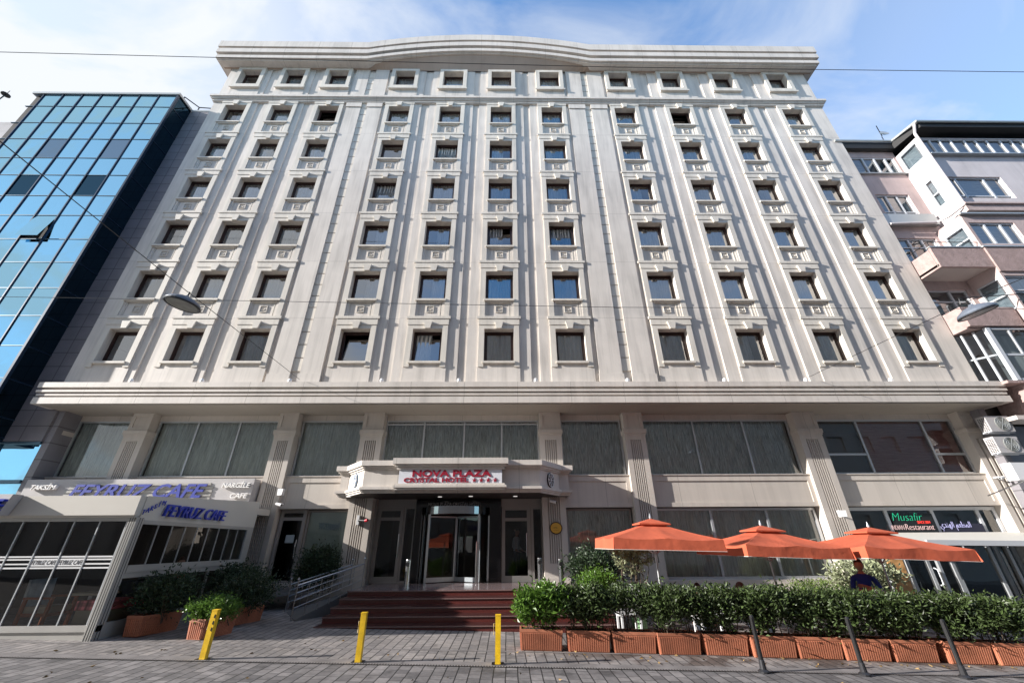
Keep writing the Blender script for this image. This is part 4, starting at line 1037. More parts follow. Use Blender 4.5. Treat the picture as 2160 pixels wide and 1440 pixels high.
# second layer of shrubs beyond the front row so that the hedge reads as deep
# cafe-side planters
pa = PG(388, 1361); pb = PG(525, 1315)
c = PG(380, 1352)
c1 = PG(438, 1342); planter(c1.x+.02, c1.y+.02, R(90)-.2, 'terracotta box with the low bright bush behind the left yellow bollard', (1.0, 1.0, 1))
c2 = PG(500, 1316); planter(c2.x, c2.y+.15, R(90)-.2, 'terracotta box behind the bright bush, between the cafe and the ramp', (1.1, 1.0, 1))
c3 = PG(285, 1340); planter(c3.x+.1, c3.y+.25, R(90)-.12, 'terracotta box in the shade against the cafe side glass', (1.2, 1.0, 1.05))
shrub('low_bush', 'low bright green bush in the terracotta box behind the left yellow bollard', 'bush', c1.x, c1.y, GZ(c1.x), shrub_mb(.85, .95, .28, .66, 4600, .06, 51, dens=.3, clump=.06, dome=.7), m_leafy)
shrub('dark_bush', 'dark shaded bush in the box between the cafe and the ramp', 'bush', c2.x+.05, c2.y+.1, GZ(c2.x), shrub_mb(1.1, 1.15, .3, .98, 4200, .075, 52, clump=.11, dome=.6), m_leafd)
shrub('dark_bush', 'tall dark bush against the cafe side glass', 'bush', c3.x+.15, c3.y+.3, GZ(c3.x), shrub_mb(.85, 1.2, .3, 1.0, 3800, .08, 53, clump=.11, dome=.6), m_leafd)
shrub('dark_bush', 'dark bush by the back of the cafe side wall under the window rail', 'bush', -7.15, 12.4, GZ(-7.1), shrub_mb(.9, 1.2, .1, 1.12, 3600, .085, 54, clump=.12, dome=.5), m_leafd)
# bush behind the handrails
p = PY(668, 1212, 14.0)
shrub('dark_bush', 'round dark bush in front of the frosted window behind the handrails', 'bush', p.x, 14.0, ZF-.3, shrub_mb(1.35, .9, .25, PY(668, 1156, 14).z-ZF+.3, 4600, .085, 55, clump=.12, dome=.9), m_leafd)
# potted plants on the terrace
def pot(name, lbl, x, y, r, h, mat, zb=None):
    zb = GZ(x) if zb is None else zb
    t = thing(name, lbl, 'pot', (x, y, zb)); s = MB(); s.lathe(x, y, [(r*.7, zb), (r*.95, zb+h*.9), (r*1.08, zb+h*.91), (r*1.08, zb+h)], 20); s.build('pot', mat, t, smooth=False)
    s = MB(); s.lathe(x, y, [(r*.9, zb+h+.001), (r*.9, zb+h+.004)], 16); s.build('soil', m_soil, t); return zb+h
x = X_(1340, 1240, 11.6); zt_ = PY(1340, 1229, 11.6).z
pot('plant_pot', 'pale green round pot with an oleander like plant behind the third planter', x, 11.6, .24, zt_-GZ(x), m_greenpot)
shrub('potted_plant', 'spiky grey green plant growing from the pale green pot', 'plant', x, 11.6, zt_, shrub_mb(1.0, .7, .1, .78, 1100, .10, 61, clump=.05, stems=10, dens=1.4), m_leafp)
x = X_(1262, 1240, 12.2)
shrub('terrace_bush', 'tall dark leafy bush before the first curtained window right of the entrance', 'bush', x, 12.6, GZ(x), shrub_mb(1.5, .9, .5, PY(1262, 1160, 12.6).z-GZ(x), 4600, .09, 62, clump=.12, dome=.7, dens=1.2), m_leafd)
x = X_(1262, 1240, 11.4)
shrub('terrace_bush', 'glossy mid green bush below the tall dark bush on the terrace', 'bush', x, 11.4, GZ(x), shrub_mb(.95, .7, .4, PY(1262, 1206, 11.4).z-GZ(x), 2800, .085, 63, clump=.09, dome=.6), m_leafy)
x = X_(1822, 1215, 12.8)
shrub('terrace_plant', 'pale thin leaved oleander behind the man in the blue shirt', 'plant', x, 12.8, GZ(x), shrub_mb(1.9, .8, .5, PY(1822, 1188, 12.8).z-GZ(x), 2000, .13, 64, clump=.12, dens=1.6, stems=14, dome=.5), m_leafp)

# ------------------------------------------------------------------ bollards
def ybollard(p, lbl, marks):
    x, y = p; z = GZ(x); t = thing('yellow_bollard', lbl, 'bollard', (x, y, z), group='yellow bollards before the entrance')
    s = MB(); s.box(x-.045, x+.045, y-.045, y+.045, z+.02, z+.67); s.build('post', m_yellow, t)
    s = MB(); s.box(x-.10, x+.10, y-.08, y+.08, z, z+.02); s.build('base_plate', m_steel, t)
    s = MB(); s.box(x-.048, x+.048, y-.048, y+.048, z+.6705, z+.685); s.build('cap', m_yellow, t)
    s = MB()
    for k in range(3): zz = z+.40+k*.09; s.prism([(x+.01, zz), (x+.04, zz-.02), (x+.04, zz+.03), (x+.02, zz+.045)], y-.047, y-.0452)
    if marks: s.build('black_marks', m_black, t)
    s = MB(); s.tube([(x-.045, y, z+.40), (x-.075, y, z+.40), (x-.075, y, z+.56), (x-.045, y, z+.56)], .006, 6); s.build('lock_loop', m_steel, t)
for (px, py, l, mk_) in ((428, 1391, 'leftmost yellow square bollard with black marks before the terracotta box', True), (755, 1397, 'middle yellow square bollard in front of the left end of the steps', False), (1050, 1401, 'right yellow square bollard beside the first hedge planter', False)):
    g = PG(px, py); ybollard((g.x, g.y), l, mk_)
for (px, py, px2, py2, l) in ((1612, 1418, 1590, 1296, 'left black metal bollard before the fifth and sixth planters'), (1825, 1424, 1793, 1300, 'middle black metal bollard before the eighth planter'), (2037, 1430, 1993, 1305, 'right black metal bollard before the tenth planter')):
    g = PG(px, py); tz = PY(px2, py2, g.y).z; z = GZ(g.x)
    t = thing('black_bollard', l, 'bollard', (g.x, g.y, z), group='black bollards before the hedge')
    s = MB(); s.lathe(g.x, g.y, [(.036, z+.12), (.032, tz-.02), (.02, tz), (.004, tz+.005)], 10); s.build('post', m_black, t)
    s = MB()
    for k in range(6): a = k*math.pi/3; s.tube([(g.x+.03*math.cos(a), g.y+.03*math.sin(a), z+.12), (g.x+.03*math.cos(a), g.y+.03*math.sin(a), tz-.04)], .007, 5)
    s.build('ridges', m_black, t)
    s = MB(); s.lathe(g.x, g.y, [(.085, z), (.085, z+.025), (.05, z+.05), (.042, z+.16), (.036, z+.17)], 12); s.build('base', M('worn_black', (.05, .05, .055), .35, metal=.6), t)

# ------------------------------------------------------------------ umbrellas
def umbrella(x, y, hw, hd, zv, rot, lbl, sag=.0, tilt=0.):
    t = thing('parasol', lbl, 'parasol', (x, y, GZ(x)), group='orange terrace parasols', rot=rot)
    o = (x, y, GZ(x)); zb = zv; zt = zv+.24; ap = zt+.30; G0 = GZ(x)
    def lp(u): return Vector((u[0], u[1], u[2]-G0))
    C_ = [(-hw, -hd), (hw, -hd), (hw, hd), (-hw, hd)]
    s = MB(); n = 20; cap = .19
    for i in range(4):
        a, c = C_[i], C_[(i+1) % 4]
        for k in range(n):
            u0, u1 = k/n, (k+1)/n
            P0 = (a[0]+(c[0]-a[0])*u0, a[1]+(c[1]-a[1])*u0); P1 = (a[0]+(c[0]-a[0])*u1, a[1]+(c[1]-a[1])*u1)
            def h(u): return -.035*math.sin(math.pi*((2*u) % 1.0))*(1+sag*6)
            m_ = 5
            for j in range(m_):
                v0, v1 = j/m_, (j+1)/m_
                def Q(P, u, v):
                    w = 1-v*(1-cap); zz = zt+(ap-zt)*v-.02*math.sin(math.pi*v)+h(u)*(1-v)+tilt*P[0]*w
                    return lp((P[0]*w, P[1]*w, zz))
                s.quad(Q(P0, u0, v0), Q(P1, u1, v0), Q(P1, u1, v1), Q(P0, u0, v1))
            def V(P, u, b):
                wob = .006*math.sin(u*23+i)+sag*.8*math.sin(u*11+i*2); L_ = math.hypot(*P)
                f = 1+(wob/L_ if b else 0)+(.015 if b else 0)
                return lp((P[0]*f, P[1]*f, (zb+.006*math.sin(u*17+i) if b else zt+h(u))+tilt*P[0]))
            s.quad(V(P0, u0, 1), V(P1, u1, 1), V(P1, u1, 0), V(P0, u0, 0))
    bm = bmesh.new(); me = mesh_of(s, 'canopy', m_orange); bm.from_mesh(me); bmesh.ops.remove_doubles(bm, verts=bm.verts, dist=.0008); bm.to_mesh(me); bm.free()
    me.polygons.foreach_set('use_smooth', [True]*len(me.polygons))
    try: me.set_sharp_from_angle(angle=R(28))
    except Exception: pass
    inst('canopy', me, t)
    s = MB(); c2 = .31
    for i in range(4):
        a, c = C_[i], C_[(i+1) % 4]; A = lp((a[0]*c2, a[1]*c2, ap+.03+tilt*a[0]*c2)); B = lp((c[0]*c2, c[1]*c2, ap+.03+tilt*c[0]*c2)); T = lp((0, 0, ap+.15))
        s.quad(A, B, T); s.quad(Vector((A.x, A.y, A.z-.03)), Vector((B.x, B.y, B.z-.03)), B, A)
    inst('top_cap', mesh_of(s, 'top_cap', m_orange), t)
    s = MB(); s.tube([(0, 0, .05), (0, 0, ap+.16-G0)], .021, 10); s.lathe(0, 0, [(.02, ap+.15-G0), (.03, ap+.17-G0), (.004, ap+.27-G0)], 8); inst('pole', mesh_of(s, 'pole', m_alu), t)
    s = MB()
    for a in C_+[(0, -hd), (hw, 0), (0, hd), (-hw, 0)]:
        s.tube([lp((0, 0, ap-.04)), lp((a[0]*.99, a[1]*.99, zt-.02+tilt*a[0]))], .009, 5); s.tube([lp((0, 0, zv-.1)), lp((a[0]*.5, a[1]*.5, zt+.11))], .008, 5)
    inst('ribs', mesh_of(s, 'ribs', m_alu), t)
    s = MB()
    for i in range(4):
        a, c = C_[i], C_[(i+1) % 4]; f = 1.018; s.tube([lp((a[0]*f, a[1]*f, zb+tilt*a[0])), lp((c[0]*f, c[1]*f, zb+tilt*c[0]))], .006, 5)
    inst('hem', mesh_of(s, 'hem', m_whiteb), t)
    s = MB(); s.lathe(0, 0, [(.25, .0), (.25, .06), (.05, .09)], 16); inst('base', mesh_of(s, 'base', m_black), t)
umbrella(3.56, 10.75, 1.21, 1.02, -.135, 0, 'left orange square parasol nearest the entrance', tilt=-.026)
umbrella(6.33, 10.85, 1.20, 1.10, -.30, R(4), 'middle orange square parasol between the other two', .02, tilt=-.035)
umbrella(9.03, 10.85, 1.27, 1.10, -.355, R(3), 'right orange square parasol with folded corner nearest the restaurant sign', .03, tilt=-.035)

# ------------------------------------------------------------------ restaurant front on the right
pf = lambda x, y, k=YG-.09: PY(1740+x/5.143, 1050+y/5.143, k)
t = thing('neon_sign', 'black panel with neon writing Musafir Indian Restaurant since 2004 in the upper window at right', 'sign', (pf(930, 360).x, YG-.09, pf(930, 360).z))
a, c = pf(700, 200), pf(1190, 350)
b = MB(); b.quad((mus[0]+.08, YG-.075, .02), (mus[1]-.08, YG-.075, .02), (mus[1]-.08, YG-.075, LT-.22), (mus[0]+.08, YG-.075, LT-.22)); b.build('panel', M('sign_black', (.015, .017, .018), .3), t)
A, B = pf(740, 240), pf(1065, 240)
text('neon_tube', 'Musafir', .38, m_neong, t, A.x-.03, YG-.085, A.z-.02, .004, sx=fit('Musafir', A.x, B.x, .38), shear=.25, bold=-.010)
A, B = pf(1010, 275), pf(1150, 275)
text('neon_tube', 'SINCE 2004', .12, m_neonr, t, A.x, YG-.085, A.z, .005, sx=fit('SINCE 2004', A.x, B.x, .12))
A, B = pf(735, 345), pf(870, 345); text('neon_tube', 'INDIAN', .22, m_neonw, t, A.x, YG-.085, A.z, .005, sx=fit('INDIAN', A.x, B.x, .22), bold=-.006)
A, B = pf(880, 345), pf(1195, 345); text('neon_tube', 'Restaurant', .28, m_neonw, t, A.x, YG-.085, A.z, .005, sx=fit('Restaurant', A.x, B.x, .28), shear=.15, bold=-.005)
t = thing('arabic_neon_sign', 'dark panel with violet Arabic neon lettering right of the Musafir sign', 'sign', (pf(1430, 350).x, YG-.09, pf(1430, 350).z))
b = MB(); b.quad((mus[1]+.08, YG-.075, .02), (mus[2]-.08, YG-.075, .02), (mus[2]-.08, YG-.075, .56), (mus[1]+.08, YG-.075, .56)); b.build('panel', M('sign_dark_violet', (.03, .03, .05), .3), t)
A, B = pf(1262, 325), pf(1600, 325)
ar = '\uFEF1\uFEAA\uFEE8\uFEEC\uFEDF\uFE8D \uFEE2\uFECC\uFEC4\uFEE4\uFEDF\uFE8D'
text('neon_tube', ar, .26, m_neonv, t, A.x, YG-.085, A.z+.02, .005, sx=fit(ar, A.x, B.x, .26), bold=-.003)
# awning
aw = thing('white_awning', 'long white sloping awning above the restaurant entrance at the right edge', 'awning', (14.5, 14.5, .3))
p0 = PY(1800, 1118, 14.4); zt_ = PY(2050, 1121, 14.4).z; zf = PY(2060, 1143, 12.2).z
xw = X_(1745, 1118, 14.4)
b = MB(); b.hexa([(11.6, 12.2, zf), (21, 12.2, zf-.15), (21, 14.9, zt_-.05), (11.6, 14.9, zt_-.05)], [(11.6, 12.2, zf+.03), (21, 12.2, zf-.12), (21, 14.9, zt_), (11.6, 14.9, zt_)]); b.build('canvas', m_whiteb, aw)
b = MB(); b.hexa([(11.6, 12.15, zf-.06), (21, 12.15, zf-.2), (21, 12.2, zf-.2), (11.6, 12.2, zf-.06)], [(11.6, 12.15, zf+.07), (21, 12.15, zf-.07), (21, 12.2, zf-.07), (11.6, 12.2, zf+.07)]); b.build('front_rail', m_pvc, aw)
for i in range(9):
    x = 11.9+i*.62; b = MB(); b.hexa([(x+.03, 12.16, zf-.13), (x+.05, 12.16, zf-.13), (x+.05, 12.2, zf-.13), (x+.03, 12.2, zf-.13)], [(x, 12.16, zf-.06), (x+.05, 12.16, zf-.06), (x+.05, 12.2, zf-.06), (x, 12.2, zf-.06)]); b.build('hook', m_pvc, aw)
for x in (11.7, 16.2): b = MB(); b.box(x, x+.07, 12.22, 12.29, GZ(x), zf-.02); b.build('post', m_alu, aw)
# glass screens under the awning
gs = thing('restaurant_glass_front', 'dark framed glass screens and door under the awning of the restaurant', 'glass screen', (14, 12.6, GZ(14)))
YY = 13.4
fr = [X_(1740+x/5.143, 1050+y/5.143, YY) for x, y in ((640, 660), (880, 690), (1110, 700), (1400, 760), (1790, 600), (2070, 760))]
fr = [fr[0], fr[1]+.0, fr[2], fr[3], fr[4], fr[5], fr[5]+1.3]
for i in range(len(fr)-1):
    a, c = fr[i], fr[i+1]; s = MB(); z0 = GZ(a)-.02; z1 = .05
    s.box(a-.045, a+.045, YY-.04, YY+.04, z0, z1); s.box(a+.045, c-.045, YY-.03, YY+.03, z0+.0, z0+.12); s.box(a+.045, c-.045, YY-.03, YY+.03, z1-.08, z1)
    f = s.build('screen_frame', m_alu, gs); g = MB(); g.quad((a, YY+.002, z0), (c, YY+.002, z0), (c, YY+.002, z1), (a, YY+.002, z1)); g.build('pane', m_clear, f)
A0, A1 = pf(1215, 760, YY-.12), pf(1245, 950, YY-.12); A = [(A0.x, YY-.03, A0.z), (A0.x, YY-.12, A0.z-.03), (A0.x, YY-.13, (A0.z+A1.z)/2), (A0.x, YY-.12, A1.z+.03), (A0.x, YY-.03, A1.z)]
s = MB(); s.tube(A, .02, 8); s.build('door_handle', m_pvc, gs)
p0, p1 = pf(690, 680, 13.2), pf(830, 930, 13.2)
b = MB(); b.box(p0.x-.05, p0.x+.42, 13.2, 13.22, GZ(12)+.35, .05)
tag(b.build('menu_banner', M('menu_banner', (.55, .30, .12), .5, var=.6, vs=5)), 'tall colourful food menu banner behind the man in the blue shirt', 'banner')
b = MB(); b.box(xw, 18.0, 15.3, 15.4, -2.3, 1.1); b.build('restaurant_back_wall', m_dark, hotel)

# small fittings on the front ---------------------------------------------------
def spot(px, py, lbl=None):
    p = PY(px, py, 13.86); x, y, z = p.x, 13.86, 5.29
    t = thing('wall_spotlight', lbl, 'spotlight', (x, y, z), group='spotlights on the lower cornice')
    s = MB(); s.lathe(x, y, [(.05, z), (.05, z+.02), (.02, z+.03), (.02, z+.06)], 10); s.build('foot', m_white, t)
    s = MB(); s.lathe(x, y, [(.03, z+.06), (.065, z+.09), (.07, z+.16), (.05, z+.215), (.02, z+.23)], 12); s.build('lamp_head', m_white, t, smooth=True)
sp_px = [(279, 800), (428, 798), (613, 797), (806, 797), (968, 797), (1130, 796), (1323, 797), (1527, 797), (1698, 797), (1877, 797)]
for i, (px, py) in enumerate(sp_px): spot(px, py, 'small white spotlight, '+ordn[i]+' from the left on the ledge above the ground floors')
def cctv(x, y, z, lbl, d=1):
    t = thing('security_camera', lbl, 'security camera', (x, y, z)); s = MB(); s.box(x-.03, x+.03, y, y+.18, z+.02, z+.06); s.build('bracket', m_white, t)
    s = MB(); s.tube([(x-.10*d, y-.05, z+.03), (x+.10*d, y-.10, z-.02)], .045, 10); s.build('housing', m_white, t)
    s = MB(); s.tube([(x+.10*d, y-.10, z-.02), (x+.115*d, y-.104, z-.024)], .03, 10); s.build('lens', m_black, t)
p = PY(595, 1065, 14.6); cctv(p.x, 14.45, p.z, 'white security camera on the fluted pilaster above the side door')
p = PY(1166, 1058, 14.4); cctv(p.x, 14.4, p.z, 'small dark lens security camera under the right end of the canopy')
p = PY(2108, 1008, 14.5); cctv(p.x, 14.5, p.z, 'white security camera on the far right pilaster below the brown blinds', -1)
def lightbox(px, py, y, lbl):
    p = PY(px, py, y); t = thing('floodlight', lbl, 'floodlight', (p.x, y, p.z)); s = MB(); s.hexa([(p.x-.07, y-.12, p.z-.10), (p.x+.09, y-.16, p.z-.10), (p.x+.09, y+.0, p.z-.10), (p.x-.07, y, p.z-.10)], [(p.x-.09, y-.12, p.z+.10), (p.x+.11, y-.16, p.z+.10), (p.x+.11, y+.0, p.z+.10), (p.x-.09, y, p.z+.10)]); s.build('housing', m_white, t)
    s = MB(); s.box(p.x-.02, p.x+.02, y, y+.12, p.z-.02, p.z+.02); s.build('arm', m_steel, t)
lightbox(594, 1038, 14.5, 'white box floodlight on the pilaster right of the long cafe sign')
lightbox(1772, 1083, 14.5, 'white floodlight bracket on the pilaster left of the Musafir sign')
p = PY(1173, 1113, 14.6)
t = thing('gold_plaque', 'oval golden plaque with dark rim on the fluted pilaster right of the entrance', 'plaque', (p.x, 14.6, p.z))
s = MB(); s.prism([(p.x+.21*math.cos(R(q)), p.z+.19*math.sin(R(q))) for q in range(0, 360, 15)], 14.615, 14.648); s.build('rim', m_black, t)
s = MB(); s.prism([(p.x+.18*math.cos(R(q)), p.z+.16*math.sin(R(q))) for q in range(0, 360, 15)], 14.60, 14.6145); s.build('plate', m_gold, t)
text('lettering', 'OTEL', .06, m_black, t, p.x-.09, 14.598, p.z-.01, .001)
text('lettering', '* * * *', .06, m_black, t, p.x-.08, 14.598, p.z-.1, .001)
p = PY(754, 1097, 14.5)
t = thing('wall_bracket_lamp', 'dark wall bracket with a red light left of the entrance doors', 'lamp', (p.x, 14.6, p.z))
s = MB(); s.box(p.x-.05, p.x+.03, 14.55, 14.645, p.z-.13, p.z+.16); s.build('plate', m_white, t)
s = MB(); s.tube([(p.x+.03, 14.52, p.z), (p.x+.28, 14.42, p.z-.02)], .035, 8); s.build('arm', m_black, t)
s = MB(); s.tube([(p.x+.28, 14.42, p.z-.02), (p.x+.36, 14.39, p.z+.0)], .045, 8); s.build('red_lens', M('red_lens', (.6, .01, .03), .3), t)
p = PY(1406, 1224, 14.7)
b = MB(); b.box(p.x-.08, p.x+.08, 14.76, 14.80, p.z-.07, p.z+.07)
tag(b.build('alarm_box', M('red_box', (.35, .01, .02), .5)), 'small red box on the base of the wall behind the third planter', 'box')

# ------------------------------------------------------------------ chairs and tables on the terrace
def tchair(x, y, lbl, mat=m_white, rot=0):
    z = GZ(x); t = thing('terrace_chair', lbl, 'chair', (x, y, z), group='terrace chairs')
    s = MB(); s.box(x-.24, x+.24, y-.24, y+.24, z+.42, z+.46); s.build('seat', mat, t)
    s = MB(); n = 8
    for i in range(n):
        u0, u1 = -1+2*i/n, -1+2*(i+1)/n; f = lambda u: z+.98-.10*u*u+.03*math.cos(u*3)
        s.hexa([(x+u0*.26, y-.28, z+.46), (x+u1*.26, y-.28, z+.46), (x+u1*.26, y-.25, z+.46), (x+u0*.26, y-.25, z+.46)], [(x+u0*.28, y-.36, f(u0)), (x+u1*.28, y-.36, f(u1)), (x+u1*.28, y-.33, f(u1)), (x+u0*.28, y-.33, f(u0))])
    s.build('backrest', mat, t)
    for a in (-.22, .18):
        for c in (-.22, .18): s = MB(); s.box(x+a, x+a+.04, y+c, y+c+.04, z, z+.4195); s.build('leg', mat, t)
tchair(X_(1318, 1250, 10.6), 10.5, 'white terrace chair seen in the gap between the second and third hedge shrubs')
def ttable(x, y, lbl):
    z = GZ(x); t = thing('terrace_table', lbl, 'table', (x, y, z), group='terrace tables')
    s = MB(); s.box(x-.4, x+.4, y-.4, y+.4, z+.72, z+.76); s.build('tabletop', m_white, t); s = MB(); s.tube([(x, y, z), (x, y, z+.72)], .03); s.build('pedestal', m_black, t)
ttable(2.9, 11.3, 'white square table behind the third planter under the left parasol')
ttable(5.2, 11.2, 'white square table between the left and middle parasols')
tchair(4.35, 10.4, 'white terrace chair behind the fifth planter under the left parasol')

# ------------------------------------------------------------------ people
def person(lbl, x, y, z0, face, pose, shirt, hairm, pants=m_jeans, scale=1., arms='cross', longhair=False):
    """one continuous skinned body; z0 is the floor; face = heading in degrees (0 looks to -Y)"""
    t = thing('person', lbl, 'person', (x, y, z0), rot=R(face)); t.scale = (scale,)*3
    V_, E_, Rd, tagm = [], [], [], []
    def v(p, r, m, par=None):
        V_.append(p); Rd.append(r if isinstance(r, tuple) else (r, r)); tagm.append(m)
        if par is not None: E_.append((par, len(V_)-1))
        return len(V_)-1
    sit = pose == 'sit'; hp = .50 if sit else .92
    pel = v((0, 0, hp), (.155, .115), 2)
    w = v((0, .0, hp+.16), (.135, .10), 1, pel); ch = v((0, -.01, hp+.34), (.165, .115), 1, w); sh = v((0, .0, hp+.47), (.12, .085), 1, ch)
    nk = v((0, -.01, hp+.55), .052, 0, sh); v((0, -.025, hp+.62), .05, 0, nk)
    for sd in (-1, 1):
        if sit: k = v((sd*.12, -.42, hp+.01), .068, 2, v((sd*.10, -.08, hp), .09, 2, pel)); f = v((sd*.12, -.40, .09), .045, 2, k); v((sd*.12, -.55, .04), .035, 3, f)
        else: k = v((sd*.10, -.03, .50), .062, 2, v((sd*.09, 0, .84), .09, 2, pel)); f = v((sd*.10, 0, .09), .045, 2, k); v((sd*.11, -.15, .04), .035, 3, f)
        s0 = v((sd*.185, .0, hp+.45), .062, 1, sh)
        if arms == 'cross': el = v((sd*.25, -.08, hp+.20), .045, 1, s0); wr = v((sd*.04, -.24, hp+.26+.03*sd), .030, 0, el); hd = v((-sd*.05, -.25, hp+.28+.03*sd), (.038, .02), 0, wr); fd = Vector((-sd, .0, .15))
        else: el = v((sd*.24, .02, hp+.17), .045, 1, s0); wr = v((sd*.22, -.16, hp+.03), .030, 0, el); hd = v((sd*.20, -.23, hp+.02), (.038, .02), 0, wr); fd = Vector((-.1*sd, -1, -.2))
        h0 = Vector(V_[hd]); fd.normalize(); sp_ = Vector((0, 0, 1)) if arms == 'cross' else Vector((1, 0, 0))
        for q, L_ in ((-.03, .06), (-.01, .07), (.01, .068), (.03, .055)):
            a_ = v(tuple(h0+sp_*q+fd*.035), .010, 0, hd); v(tuple(h0+sp_*q+fd*(.035+L_)+Vector((0, .01, -.01))), .008, 0, a_)
        v(tuple(h0+sp_*.045+fd*.02), .011, 0, hd)
    me = bpy.data.meshes.new('b'); me.from_pydata(V_, E_, []); o = bpy.data.objects.new('b', me); S.collection.objects.link(o)
    bm = bmesh.new(); bm.from_mesh(me); ly = bm.verts.layers.skin.verify(); bm.verts.ensure_lookup_table()
    for i, q in enumerate(bm.verts): q[ly].radius = Rd[i]; q[ly].use_root = (i == 0)
    bm.to_mesh(me); bm.free()
    o.modifiers.new('s', 'SKIN').use_smooth_shade = True; o.modifiers.new('u', 'SUBSURF').levels = 1
    m2 = bpy.data.meshes.new_from_object(o.evaluated_get(bpy.context.evaluated_depsgraph_get())); bpy.data.objects.remove(o)
    # head joined to the body: ellipsoid shaped into a skull with jaw, nose and ears
    bm = bmesh.new(); bm.from_mesh(m2)
    hc = Vector((0, -.035, hp+.70)); r = bmesh.ops.create_uvsphere(bm, u_segments=20, v_segments=14, radius=1)
    for q in r['verts']:
        c_ = q.co.copy(); sx_, sy2, sz_ = .077, .098, .122
        if c_.z < -.2: sx_ *= 1-.35*(-c_.z-.2); sy2 *= 1-.15*(-c_.z-.2)
        p = Vector((c_.x*sx_, c_.y*sy2, c_.z*sz_))
        if c_.y < -.8 and abs(c_.x) < .22: p.y -= .018*max(0, 1-abs(c_.z+.15)*3)
        if c_.y < -.5 and .1 < c_.z < .3 and .2 < abs(c_.x) < .6: p.y += .008
        if abs(c_.x) > .93 and abs(c_.z) < .35: p.x *= 1.18
        q.co = p+hc
    bm.to_mesh(m2); bm.free()
    for m in (m_skin, shirt, pants, m_black): m2.materials.append(m)
    for pl in m2.polygons:
        c_ = pl.center
        if (c_-hc).length < .2 and c_.z > hp+.53: pl.material_index = 0; continue
        best = min(range(len(V_)), key=lambda i: (Vector(V_[i])-c_).length-Rd[i][0]*.6); pl.material_index = tagm[best]
    m2.polygons.foreach_set('use_smooth', [True]*len(m2.polygons)); m2.name = 'body'
    inst('body', m2, t)
    hs = MB(); prof = []
    bm = bmesh.new(); r = bmesh.ops.create_uvsphere(bm, u_segments=20, v_segments=14, radius=1)
    for q in r['verts']:
        c_ = q.co.copy(); lim = -.1 if not longhair else -1.2
        p = Vector((c_.x*.088, c_.y*.108+.012, c_.z*.13+.012))
        if c_.y < -.35 and c_.z < .42: p = Vector((c_.x*.07, c_.y*.075+.01, c_.z*.1))
        if longhair and c_.y > -.3 and c_.z < 0: p.z *= 2.0; p.x *= 1.15
        elif c_.z < -.35: p *= .8
        q.co = p+hc
    hm = bpy.data.meshes.new('hair'); bm.to_mesh(hm); bm.free(); hm.materials.append(hairm); hm.polygons.foreach_set('use_smooth', [True]*len(hm.polygons))
    inst('hair', hm, t); return t
p = PY(1812, 1194, 11.0); G_ = GZ(p.x)
person('man in a blue shirt sitting with folded arms behind the hedge under the right parasol', p.x, 11.0, G_-.02+max(0, (p.z+.08-G_)-1.33), -35, 'sit', m_bshirt, m_hair, scale=1.08)
tchair(p.x, 11.05, 'white terrace chair under the man in the blue shirt')
p = PY(1473, 1231, 10.5); G_ = GZ(p.x)
person('seated person with black hair whose head top shows above the hedge', p.x, 10.6, G_+(p.z-G_)-1.32, 150, 'sit', m_kshirt, m_hair, arms='down')
p = PY(1562, 1229, 10.5); G_ = GZ(p.x)
person('seated woman with long brown hair, her head just above the hedge', p.x, 10.6, G_+(p.z-G_)-1.32, 70, 'sit', m_kshirt, m_hairb, arms='down', longhair=True)
person('man in a white shirt standing inside the lobby behind the right glass door', X_(1090, 1215, 16.2), 16.2, ZF, 60, 'stand', m_wshirt, m_hair, scale=.93, arms='down')
person('person in a red top sitting inside the cafe by the side window', -8.35, 11.75, GZ(-8)-.0, 60, 'sit', m_rshirt, m_hairb, arms='down')

# ------------------------------------------------------------------ left glass building
gb = thing('glass_office_building', 'blue mirrored glass office building with dark grid left of the hotel', 'building', (-21, 13.4, -1.4))
FY, FX0, FX1, GT = 13.4, -25.4, -17.75, 21.75
zs = [z*13.4/12.5 for z in (19.356, 18.102, 16.939, 15.651, 14.554, 13.314, 12.2, 10.936, 9.793)]
step = 1.28; zz = zs[-1]-step
while zz > 3.5: zs.append(zz); zz -= step
zs = [GT]+zs+[3.45]
xsg = [FX1-i*1.02 for i in range(8)]
dark_cells = {(2, 3), (5, 3), (2, 5), (5, 5)}; open_cell = (3, 7)
for i in range(7):
    for j in range(len(zs)-1):
        a, c = xsg[i+1], xsg[i]; z1, z0 = zs[j], zs[j+1]
        mt = m_bluedk if (i+1, j) in ((2, 5), (5, 5)) else m_bluepale if (i+1, j) in ((2, 3), (5, 3)) else m_blueglass
        s = MB()
        if (i, j) == (2, 7):
            s.quad((a+.03, FY-.22, z0+.03), (c-.03, FY-.22, z0+.03), (c-.03, FY, z1-.03), (a+.03, FY, z1-.03))
            s.build('open_window', m_blueglass, gb); continue
        jt = (random.random()-.5)*.006
        s.quad((a+.02, FY+jt, z0+.02), (c-.02, FY-jt, z0+.02), (c-.02, FY-jt+.004, z1-.02), (a+.02, FY+jt, z1-.02)); s.build('glass_panel', mt, gb)
s = MB()
for x in xsg: s.box(x-.024, x+.024, FY-.04, FY+.06, 3.4, GT)
s.build('mullion', m_bluefr, gb)
s = MB()
for z in zs: s.box(FX0, FX1, FY-.02, FY+.05, z-.014, z+.014)
s.build('transom', m_bluefr2, gb)
s = MB(); s.quad((FX1, FY+.02, 3.4), (FX1, 14.3, 3.4), (FX1, 14.3, GT), (FX1, FY+.02, GT)); s.build('side_glass', m_bluedk, gb)
s = MB()
for z in zs: s.box(FX1-.01, FX1+.02, FY+.06, 14.3, z-.02, z+.02)
s.box(FX1-.06, FX1+.03, FY-.05, FY+.06, 3.4, GT)
s.build('side_rail', m_bluefr, gb)
